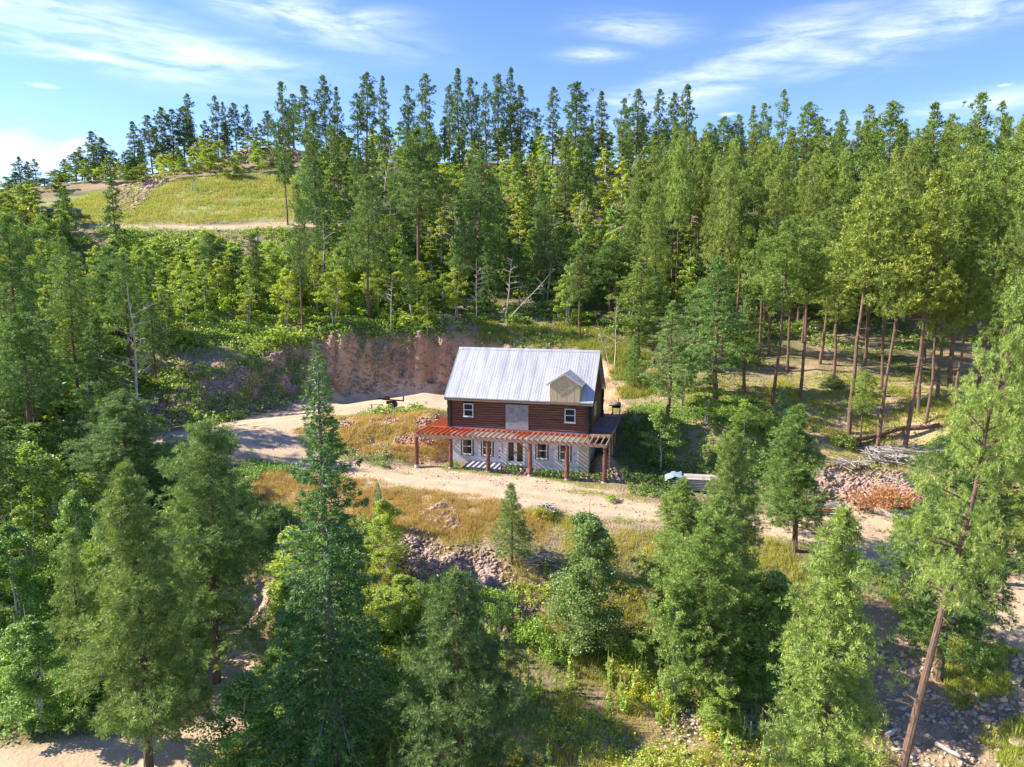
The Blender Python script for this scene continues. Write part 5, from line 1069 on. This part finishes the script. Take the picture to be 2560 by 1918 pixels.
def k_right(x, y, rs):
    return ('pine_tree', 'pine_mid%d' % rs.choice([0, 1, 3, 4, 6]), rs.uniform(15, 24), rs.uniform(3.0, 4.3), jc(rs, (1.1, 1.12, .85), .22), 'tall pine with bare lower trunk at the edge of the right forest', 'tall pines of the right forest edge', 'tree')
n0 = forest(900, (8, 75, 72, 100), lambda x, y, rs: k_right(x, y, rs) if x > y * .18 else k_back(x, y, rs), lambda x, y: 5.2 if x < y * .3 else 5.0, 1)
n1 = forest(6000, (-130, 130, 90, 182), k_back, lambda x, y: 2.7 + (y - 90) * .014, 2)
n2 = forest(3000, (-85, -8, 34, 116), k_left, lambda x, y: 3.0, 3)
n3 = forest(300, (30, 60, 45, 75), k_right, lambda x, y: 4.4, 4)
rs_ = np.random.default_rng(12); cnt = 0
for i in range(400):                                  # bleached standing dead stems among the living
    if cnt >= 16: break
    x = rs_.uniform(-50, 70); y = rs_.uniform(92, 135); z = ht(x, y)
    if abs(x) > y * .7 or clear(np.array([x]), np.array([y]))[0]: continue
    Hw = rs_.uniform(7, 12)
    if not spot_ok(x, y, z, Hw, 2, 0): continue
    e = place('dead_tree', 'snag%d' % rs_.integers(4), x, y, Hw, None, rs_.uniform(0, 6), (1, 1, 1), 'dead', 'tree', 'dead trees of the forest', (rs_.normal() * .08, rs_.normal() * .12), z=z); auto(e, 'bare pale dead tree', proj(x, y, z + Hw)[0] / S_, y); cnt += 1
for px, py, Y, w, kd in ((8,375,160,40,0),(30,372,155,46,1),(62,392,150,48,0),(95,385,160,40,1),(110,395,150,44,0),(128,372,165,36,1),(150,352,160,40,0),(172,318,168,34,1),(186,340,158,40,0),(205,352,165,44,1),(222,318,170,30,1),(246,352,168,34,0),(268,330,165,34,1),(275,350,155,30,0),(300,300,172,30,1),(338,300,170,34,0),(362,300,172,36,1),(385,318,165,36,0),(405,270,174,30,1),(440,262,176,30,1),(455,275,170,34,0),(488,262,176,30,1),(520,262,178,34,0),(560,255,176,36,0),(575,240,174,30,1),(610,262,170,34,0),(620,235,174,30,1)):
    e = tree_at('pine_tree' if kd else 'aspen_tree', ('pine_far%d' if kd else 'aspen_far%d') % (px % 4), px, py, Y, w, 'x', (.55, .68, .7) if kd else (.85, .92, .8), 'small trees on the left ridge'); auto(e, 'small dark pine' if kd else 'small leafy tree', px, Y, 'on the left ridge ' + ('above the meadow' if px > 240 else 'beyond the thicket'), False)
print('forest', n0, n1, n2, n3, len(trees))

# ------------------------------------------------------------------ shrubs, undergrowth, grass
def shrub_at(px, py, Hw, w, color, label, group=None, key=None, name='shrub'):
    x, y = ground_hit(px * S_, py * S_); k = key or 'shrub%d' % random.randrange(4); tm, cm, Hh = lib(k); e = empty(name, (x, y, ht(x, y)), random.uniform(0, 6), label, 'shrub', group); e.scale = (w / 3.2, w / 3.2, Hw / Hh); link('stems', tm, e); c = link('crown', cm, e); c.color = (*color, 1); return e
for px, py, Hw, w, cl_, lb in ((950, 1300, 1.7, 2.4, (.95, 1.05, .8), 'bright shrub at the left foot of the pink scree'), (1030, 1312, 1.7, 2.4, (.9, 1, .75), 'bright shrub in the middle below the pink scree'), (1090, 1325, 1.5, 2.2, (.9, 1.05, .8), 'bright shrub at the right foot of the pink scree'),
        (905, 1335, 2.0, 2.4, (.9, 1, .8), 'leafy shrub right of the lower lime aspen'), (1150, 1395, 1.8, 2.4, (1.0, 1.1, .8), 'lime shrub left of the grey green birch'), (1190, 1430, 1.5, 2.2, (1, 1.1, .8), 'low lime shrub at the foot of the grey green birch'), (1060, 1365, 1.6, 2.2, (.85, 1, .75), 'shrub above the dark bottom pine'),
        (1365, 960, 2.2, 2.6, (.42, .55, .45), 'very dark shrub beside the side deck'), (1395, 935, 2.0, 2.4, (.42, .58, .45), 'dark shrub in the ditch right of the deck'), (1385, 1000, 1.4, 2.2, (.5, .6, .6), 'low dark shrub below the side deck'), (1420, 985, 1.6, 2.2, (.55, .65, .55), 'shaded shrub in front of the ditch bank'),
        (1650, 940, 1.6, 3.0, (1.15, 1.1, .8), 'yellow green bush left of the small pale blue spruce'), (1820, 965, 1.5, 2.4, (1.15, 1.1, .8), 'yellow bush left end of the long fallen trunk'), (1170, 1120, 1.1, 1.6, (1.35, 1.0, .55), 'yellow rabbit bush on the bank below the small pine'), (1225, 835, 1.2, 1.8, (1.2, .95, .5), 'small yellow bush behind the roof'),
        (840, 700, 1.6, 2.8, (1.2, 1.1, .65), 'yellow green bush above the bank'), (920, 705, 1.5, 2.6, (1.3, 1.0, .6), 'yellow orange bush on the slope over the bank'), (1320, 1085, .6, 1.2, (1.1, 1.1, .8), 'low green plant right of the last porch post')):
    shrub_at(px, py, Hw, w, cl_, lb)
def k_shrub(box, n, sel, colr, label, group, hs, ws, seed, md=1.6, key='shrub', label_s='bush'):
    rs = np.random.default_rng(seed); x = rs.uniform(box[0], box[1], n * 6); y = rs.uniform(box[2], box[3], n * 6); ok = sel(x, y); x, y = x[ok][:n], y[ok][:n]; z = HT(x, y)
    for a, c, d in zip(x, y, z):
        Hw = rs.uniform(*hs); w = rs.uniform(*ws)
        if not spot_ok(a, c, d, Hw * .5, w * .6, 0) and c < 90: continue
        tm, cm, Hh = lib('%s%d' % (key, rs.integers(4))); e = empty('shrub', (a, c, d), rs.uniform(0, 6), label, 'shrub', group); e.scale = (w / 3.2, w / 3.2, Hw / Hh); link('stems', tm, e); q = link('crown', cm, e); q.color = (*jc(rs, colr, .18), 1)
        auto(e, ('small ' if w < (ws[0] + ws[1]) / 2 else 'large ') + label_s, proj(a, c, d)[0] / S_, c, None, len(label_s) < 30)
fr = lambda x, y: np.abs(x) < y * .76 + 3
k_shrub((-80, -12, 60, 112), 150, lambda x, y: fr(x, y) & ~clear(x, y), (1.1, 1.08, .68), 'bright green bush on the slope between the drive and the meadow', 'bushes below the meadow', (1.4, 3.0), (3, 5), 51, key='shrub_far', label_s='lime bush')
k_shrub((-40, 45, 88, 118), 110, lambda x, y: fr(x, y) & ~clear(x, y) & (x > y * -.2), (.78, .88, .62), 'green bush under the trees above the bank', 'bushes above the bank', (1.0, 2.0), (2.6, 4.6), 52, key='shrub_far', label_s='green bush under trees')
k_shrub((-42, -14, 24, 52), 70, lambda x, y: fr(x, y) & ~clear(x, y), (.75, .92, .7), 'dark leafy bush in the lower left thicket', 'bushes of the lower left thicket', (1.4, 3.0), (2.4, 4.0), 53, label_s='dark bush in the lower left thicket')
MEADOW_BUSH = gp([(430, 400), (540, 400), (560, 440), (430, 430)])
def stuff_mesh(name, v, t, mt, label, color=(1, 1, 1)):
    o = link(name, mesh_np(name, v, quads(v), M[mt], t)); o.color = (*color, 1); return tag(o, label, 'plants', kind='stuff')
def scatter(n, box, dens_fn, seed):
    rs = np.random.default_rng(seed); xs, ys = [], []; got = 0; it = 0
    while got < n and it < 60:
        x = rs.uniform(box[0], box[1], n * 2); y = rs.uniform(box[2], box[3], n * 2); k = (rs.random(n * 2) < dens_fn(x, y)) & fr(x, y); xs.append(x[k]); ys.append(y[k]); got += k.sum(); it += 1
    x = np.concatenate(xs)[:n]; y = np.concatenate(ys)[:n]; return x, y, HT(x, y), rs
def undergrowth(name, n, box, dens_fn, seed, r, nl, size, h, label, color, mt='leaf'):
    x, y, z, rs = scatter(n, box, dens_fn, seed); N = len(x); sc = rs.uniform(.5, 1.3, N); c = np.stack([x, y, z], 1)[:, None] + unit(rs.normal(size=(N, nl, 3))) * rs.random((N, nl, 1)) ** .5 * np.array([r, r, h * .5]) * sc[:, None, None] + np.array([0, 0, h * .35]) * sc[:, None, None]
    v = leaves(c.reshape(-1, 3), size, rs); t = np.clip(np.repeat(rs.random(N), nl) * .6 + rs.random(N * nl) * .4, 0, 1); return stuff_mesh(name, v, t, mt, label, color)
def open_w(x, y):
    z = zones(x, y); return (z['roadd'] > .4) * (1 - z['bank']) * (1 - z['pink']) * (1 - z['rub'] * .93) * (1 - z['meadow']) * (1 - z['orange']) * (1 - z['dry'])
undergrowth('undergrowth', 9000, (-90, 0, 66, 118), lambda x, y: open_w(x, y) * (x < -.12 * y) * np.clip(vn(x, y, 4, 40) * 2 - .4, .1, 1), 61, .7, 16, .26, .9, 'bright green undergrowth on the slope below the meadow', (1.0, 1.02, .7))
undergrowth('undergrowth', 9000, (-35, 80, 84, 150), lambda x, y: open_w(x, y) * np.clip(vn(x, y, 5, 41) * 2 - .5, .05, 1), 62, .75, 13, .3, .8, 'green undergrowth under the forest above the house', (.8, .88, .65))
undergrowth('undergrowth', 9000, (-48, -9, 22, 62), lambda x, y: open_w(x, y) * np.clip(vn(x, y, 3, 42) * 2 - .3, .1, 1), 63, .45, 20, .14, .7, 'leafy undergrowth in the lower left thicket', (.7, .88, .68))
undergrowth('undergrowth', 1600, (5, 50, 56, 84), lambda x, y: open_w(x, y) * np.clip(vn(x, y, 3, 43) * 3 - 1.3, 0, 1), 64, .4, 11, .15, .3, 'scattered low green plants on the right forest floor', (1.05, 1.02, .75))
undergrowth('slope_weeds', 4200, (-12, 16, 26, 41), lambda x, y: open_w(x, y) * np.clip(vn(x, y, 2.4, 44) * 2.2 - .6, .02, 1), 65, .32, 20, .11, .55, 'leafy weeds on the slope below the pink scree', (1.3, 1.2, .75))
undergrowth('bank_weeds', 2200, (-45, 5, 60, 90), lambda x, y: zones(x, y)['bank'] * np.clip((-x - 10) / 14, .06, 1) * (vn(x, y, 2.2, 47) > .42), 68, .35, 12, .14, .6, 'weeds growing on the left part of the cut bank', (.95, .95, .7))
undergrowth('ditch_bank_plants', 1800, (13, 24, 55, 70), lambda x, y: (zones(x, y)['roadd'] > .8) * 1.0, 69, .35, 14, .13, .5, 'green brush on the bank above the lumber stack', (.8, .92, .65))
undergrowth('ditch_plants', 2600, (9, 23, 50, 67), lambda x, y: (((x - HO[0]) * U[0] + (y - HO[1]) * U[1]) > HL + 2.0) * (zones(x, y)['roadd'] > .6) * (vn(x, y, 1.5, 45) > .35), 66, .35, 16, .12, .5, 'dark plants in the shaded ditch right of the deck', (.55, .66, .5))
lxy = lambda x, y: ((x - HO[0]) * U[0] + (y - HO[1]) * U[1], (x - HO[0]) * V[0] + (y - HO[1]) * V[1])
def garden(x, y):
    a, c = lxy(x, y); return (a > .2) & (a < HL + 2) & (c > -2.5) & (c < -.15) & ~((a > 1.7) & (a < 5.2) & (c > -2.05)) & (vn(x, y, .8, 46) > .38)
undergrowth('garden_weeds', 520, (-6, 13, 51, 62), garden, 67, .2, 16, .08, .3, 'green weeds growing along the basement wall under the porch', (.85, 1.05, .75))
# grass: upright blades in tufts
def grass(name, n, box, dens_fn, seed, nb, h, w, label, color, sp=.16, lean=.35, mt='weed'):
    x, y, z, rs = scatter(n, box, dens_fn, seed); N = len(x); c = np.stack([x, y, z - .02], 1)[:, None] + rs.normal(size=(N, nb, 3)) * np.array([sp, sp, 0]); d = unit(rs.normal(size=(N, nb, 3)) * np.array([lean, lean, .1]) + np.array([0, 0, 1])); L = h * rs.uniform(.45, 1.2, (N, nb, 1)) * rs.uniform(.6, 1.2, (N, 1, 1))
    s = unit(np.cross(d, rs.normal(size=(N, nb, 3)))) * w; v = np.stack([c - s, c + s, c + d * L + s * .35, c + d * L - s * .35], 2).reshape(-1, 3); t = np.clip(np.repeat(rs.random(N), nb) * .7 + rs.random(N * nb) * .3, 0, 1); return stuff_mesh(name, v, t, mt, label, color)
grass('meadow_grass', 15000, (-85, -8, 112, 160), lambda x, y: zones(x, y)['meadow'] * np.clip(vn(x, y, 3, 50) * 1.6 - .2, .1, 1), 71, 7, .42, .035, 'dry yellow green grass on the cleared hillside', (1.05, 1.05, .8), .3)
grass('meadow_straw', 5000, (-85, -8, 112, 160), lambda x, y: zones(x, y)['meadow'] * np.clip(vn(x, y, 4, 58) * 2 - .6, .03, 1), 79, 7, .4, .03, 'pale straw grass on the cleared hillside', (.95, 1, .8), .3, mt='straw')
grass('dry_grass', 13000, (-26, 8, 42, 56), lambda x, y: zones(x, y)['dry'] * np.clip(vn(x, y, 1.2, 51) * 2 - .4, .05, 1), 72, 8, .32, .013, 'dry golden grass on the shoulder below the drive', (.95, .9, .8), mt='straw')
grass('slope_grass', 9000, (-20, 18, 26, 50), lambda x, y: open_w(x, y) * np.clip(vn(x, y, 1.7, 52) * 2 - .5, .03, 1), 73, 8, .42, .013, 'mixed grass on the slope at the bottom centre', (1.3, 1.15, .7))
grass('orange_slope_grass', 3600, (-22, -4, 54, 70), lambda x, y: np.maximum(zones(x, y)['orange'], .0) * (vn(x, y, 1.4, 53) > .5), 74, 8, .28, .014, 'sparse green and yellow grass on the orange slope', (1, 1, .8), mt='straw')
grass('forest_floor_grass', 6500, (6, 52, 54, 90), lambda x, y: zones(x, y)['rfloor'] * np.clip(vn(x, y, 2, 54) * 2 - .5, .05, 1), 75, 7, .3, .02, 'yellow grass on the sunny forest floor at right', (1.15, 1.05, .65))
grass('ridge_grass', 5000, (-5, 16, 72, 92), lambda x, y: open_w(x, y) * np.clip(vn(x, y, 2, 55) * 2 - .4, .05, 1), 76, 8, .55, .022, 'yellow grass on the rim of the bank and behind the house', (1.0, .98, .75))
grass('yard_grass', 2600, (22, 40, 28, 44), lambda x, y: (zones(x, y)['roadd'] > .2) * (vn(x, y, 2, 56) > .42), 77, 8, .4, .014, 'light green grass beside the yard at the right edge', (1.15, 1.2, .75))
grass('drive_edge_grass', 5000, (-30, 30, 36, 70), lambda x, y: (np.abs(zones(x, y)['roadd'] - .1) < .5) * (vn(x, y, 1.6, 57) > .45), 78, 6, .16, .012, 'short green grass along the edges of the drive', (.95, 1.1, .7))
# mullein stalks at the bottom centre, one object each
def mullein(seed, h):
    rs = np.random.default_rng(seed); mb = MB(); mb.tube([(0, 0, -.1), (rs.uniform(-.03, .03), 0, h * .6), (rs.uniform(-.05, .05), 0, h)], [.022, .028, .014], 5); a = bpy.data.meshes.new('stalk'); a.from_pydata(mb.v, [], mb.f); a.update(); a.materials.append(M['stalk'])
    n = 46; zz = rs.random(n) ** 1.6 * h * .75; ang = rs.uniform(0, 6.28, n); L = .26 * (1 - zz / h) + .05; c = np.stack([np.cos(ang) * L * .6, np.sin(ang) * L * .6, zz + .05], 1); v = leaves(c, .2, rs, .9); return a, mesh_np('leaves', v, quads(v), M['weed'], rs.random(n))
M['stalk'] = simple('weed stalk', (.30, .26, .08), (.5, .46, .14), 12, .8)
mul = [mullein(800 + k, 1.7) for k in range(4)]
rs = np.random.default_rng(80); x, y, z, _ = scatter(250, (-9, 17, 26, 42), lambda x, y: open_w(x, y) * (vn(x, y, 2.2, 60) > .42) * np.clip((x + 9) / 10, .15, 1), 81)
for a, c, d in zip(x, y, z):
    k = rs.integers(4); e = empty('mullein_plant', (a, c, d), rs.uniform(0, 6), 'upright yellow green mullein stalk in the weeds at the bottom centre', 'weed', 'mullein stalks on the lower slope'); s = rs.uniform(.5, 1.15); e.scale = (s, s, s); link('stalk', mul[k][0], e); q = link('leaves', mul[k][1], e); q.color = (*jc(rs, (.95, 1.2, .8), .2), 1)
def ragwort(seed):
    rs = np.random.default_rng(seed); n = 150; c = rs.normal(size=(n, 3)) * [.18, .18, .12] + [0, 0, .5]; v = leaves(c, .07, rs, .9); return mesh_np('flowers', v, quads(v), M['yellow'], rs.random(n))
M['yellow'] = foliage('yellow flowers', (.5, .42, .03), (.75, .66, .06), .3)
fl = [ragwort(k) for k in (1, 2)]; st = [shrub('r%d' % k, 900 + k, .55, .35, 8, 22, .07) for k in (1, 2)]
x, y, z, _ = scatter(34, (-2, 15, 25, 34), lambda x, y: open_w(x, y) * (vn(x, y, 2.5, 61) > .5), 82)
for i, (a, c, d) in enumerate(zip(x, y, z)):
    e = empty('yellow_wildflower', (a, c, d), rs.uniform(0, 6), 'clump of yellow wildflowers in the weeds at the bottom', 'wildflower', 'yellow wildflowers on the lower slope'); link('flowers', fl[i % 2], e); q = link('leaves', st[i % 2][1], e); q.color = (1, 1.1, .8, 1)
# orange dead brush heap, grey brush heap, root ball, dead limb
x, y = ground_hit(2215, 1270); rs = np.random.default_rng(90); n = 520; c = rs.normal(size=(n, 3)) * [1.15, .7, .32] + [0, 0, .75]; c[:, 2] = np.abs(c[:, 2]); v, t = tufts(c, unit(c * [1, 1, .6]), 12, .32, .028, rs)
e = empty('brush_heap', (x, y, ht(x, y)), 0, 'heap of dead orange pine branches on the gravel at right', 'brush heap'); link('dead_needles', mesh_np('dead_needles', v, quads(v), M['needle_dead'], t), e)
mb = MB(); random.seed(91)
for i in range(40): a = random.uniform(0, 6.28); p = Vector((random.uniform(-1, 1), random.uniform(-.6, .6), random.uniform(.05, .5))); q = p + Vector((math.cos(a), math.sin(a), random.uniform(0, .8))) * random.uniform(.4, 1.1); mb.tube([p, q], [.03, .012], 5)
mb.build('sticks', M['bark'], e)
stickheap('brush_heap', 2215, 1150, 90, 3.2, .03, M['wood_grey'], 'tangled heap of grey sticks at the top of the gravel bank', 'brush heap', .7, 1.5, seed=5, wd=3.1)
stickheap('brush_heap', 2120, 1165, 60, 2.6, .03, M['dead'], 'smaller heap of pale sticks left of the grey heap', 'brush heap', .4, 1.1, seed=6, wd=3.1)
stickheap('root_ball', 1366, 1284, 40, 1.5, .03, M['wood_grey'], 'grey tangle of roots at the lower edge of the drive', 'root ball', .6, .35, seed=7, wd=3.1)
stickheap('dead_limb', 1345, 1418, 22, 2.6, .035, M['dead'], 'bleached dead branches beside the small pine below the drive', 'dead branch', .7, .5, seed=8, wd=.7)
stickheap('forest_debris', 2250, 1120, 60, 4.5, .035, M['wood_grey'], 'scattered sticks on the forest floor by the fallen trunk', 'sticks', .2, 3.6, seed=9, wd=3.1)
stickheap('hill_debris', 460, 402, 30, 6, .12, M['wood_grey'], 'grey slash pile under the trees on the left ridge', 'slash pile', 1.1, 1.6, seed=10, wd=.6)
x, y = ground_hit(480, 478); e = snag(650, 2.6, 6, 1.0, .12, False, .3, 'dead'); g = empty('dead_stump', (x, y, ht(x, y)), 0, 'small white dead stump standing in the meadow', 'stump'); link('trunk', e[0], g); link('branches', e[1], g)

for o in [q for q in col.objects if q.name.startswith('mullein_plant')]: x_, y_ = o.location.x, o.location.y; auto(o, 'upright %s mullein stalk' % ('tall' if o.scale.x > .85 else 'short'), proj(*o.location)[0], y_, 'in the nearest weeds' if y_ < 30 else 'in weeds at middle distance' if y_ < 35 else 'in weeds near the scree foot', False)
for o in [q for q in col.objects if q.name.startswith('yellow_wildflower')]: auto(o, 'clump of yellow wildflowers', proj(*o.location)[0], o.location.y, 'at the bottom' if o.location.y < 29.5 else 'a little up the slope', False)
finish_labels()

from collections import Counter
print(Counter(o.name.split('.')[0] for o in col.objects if o.parent is None and 'category' in o).most_common(12))
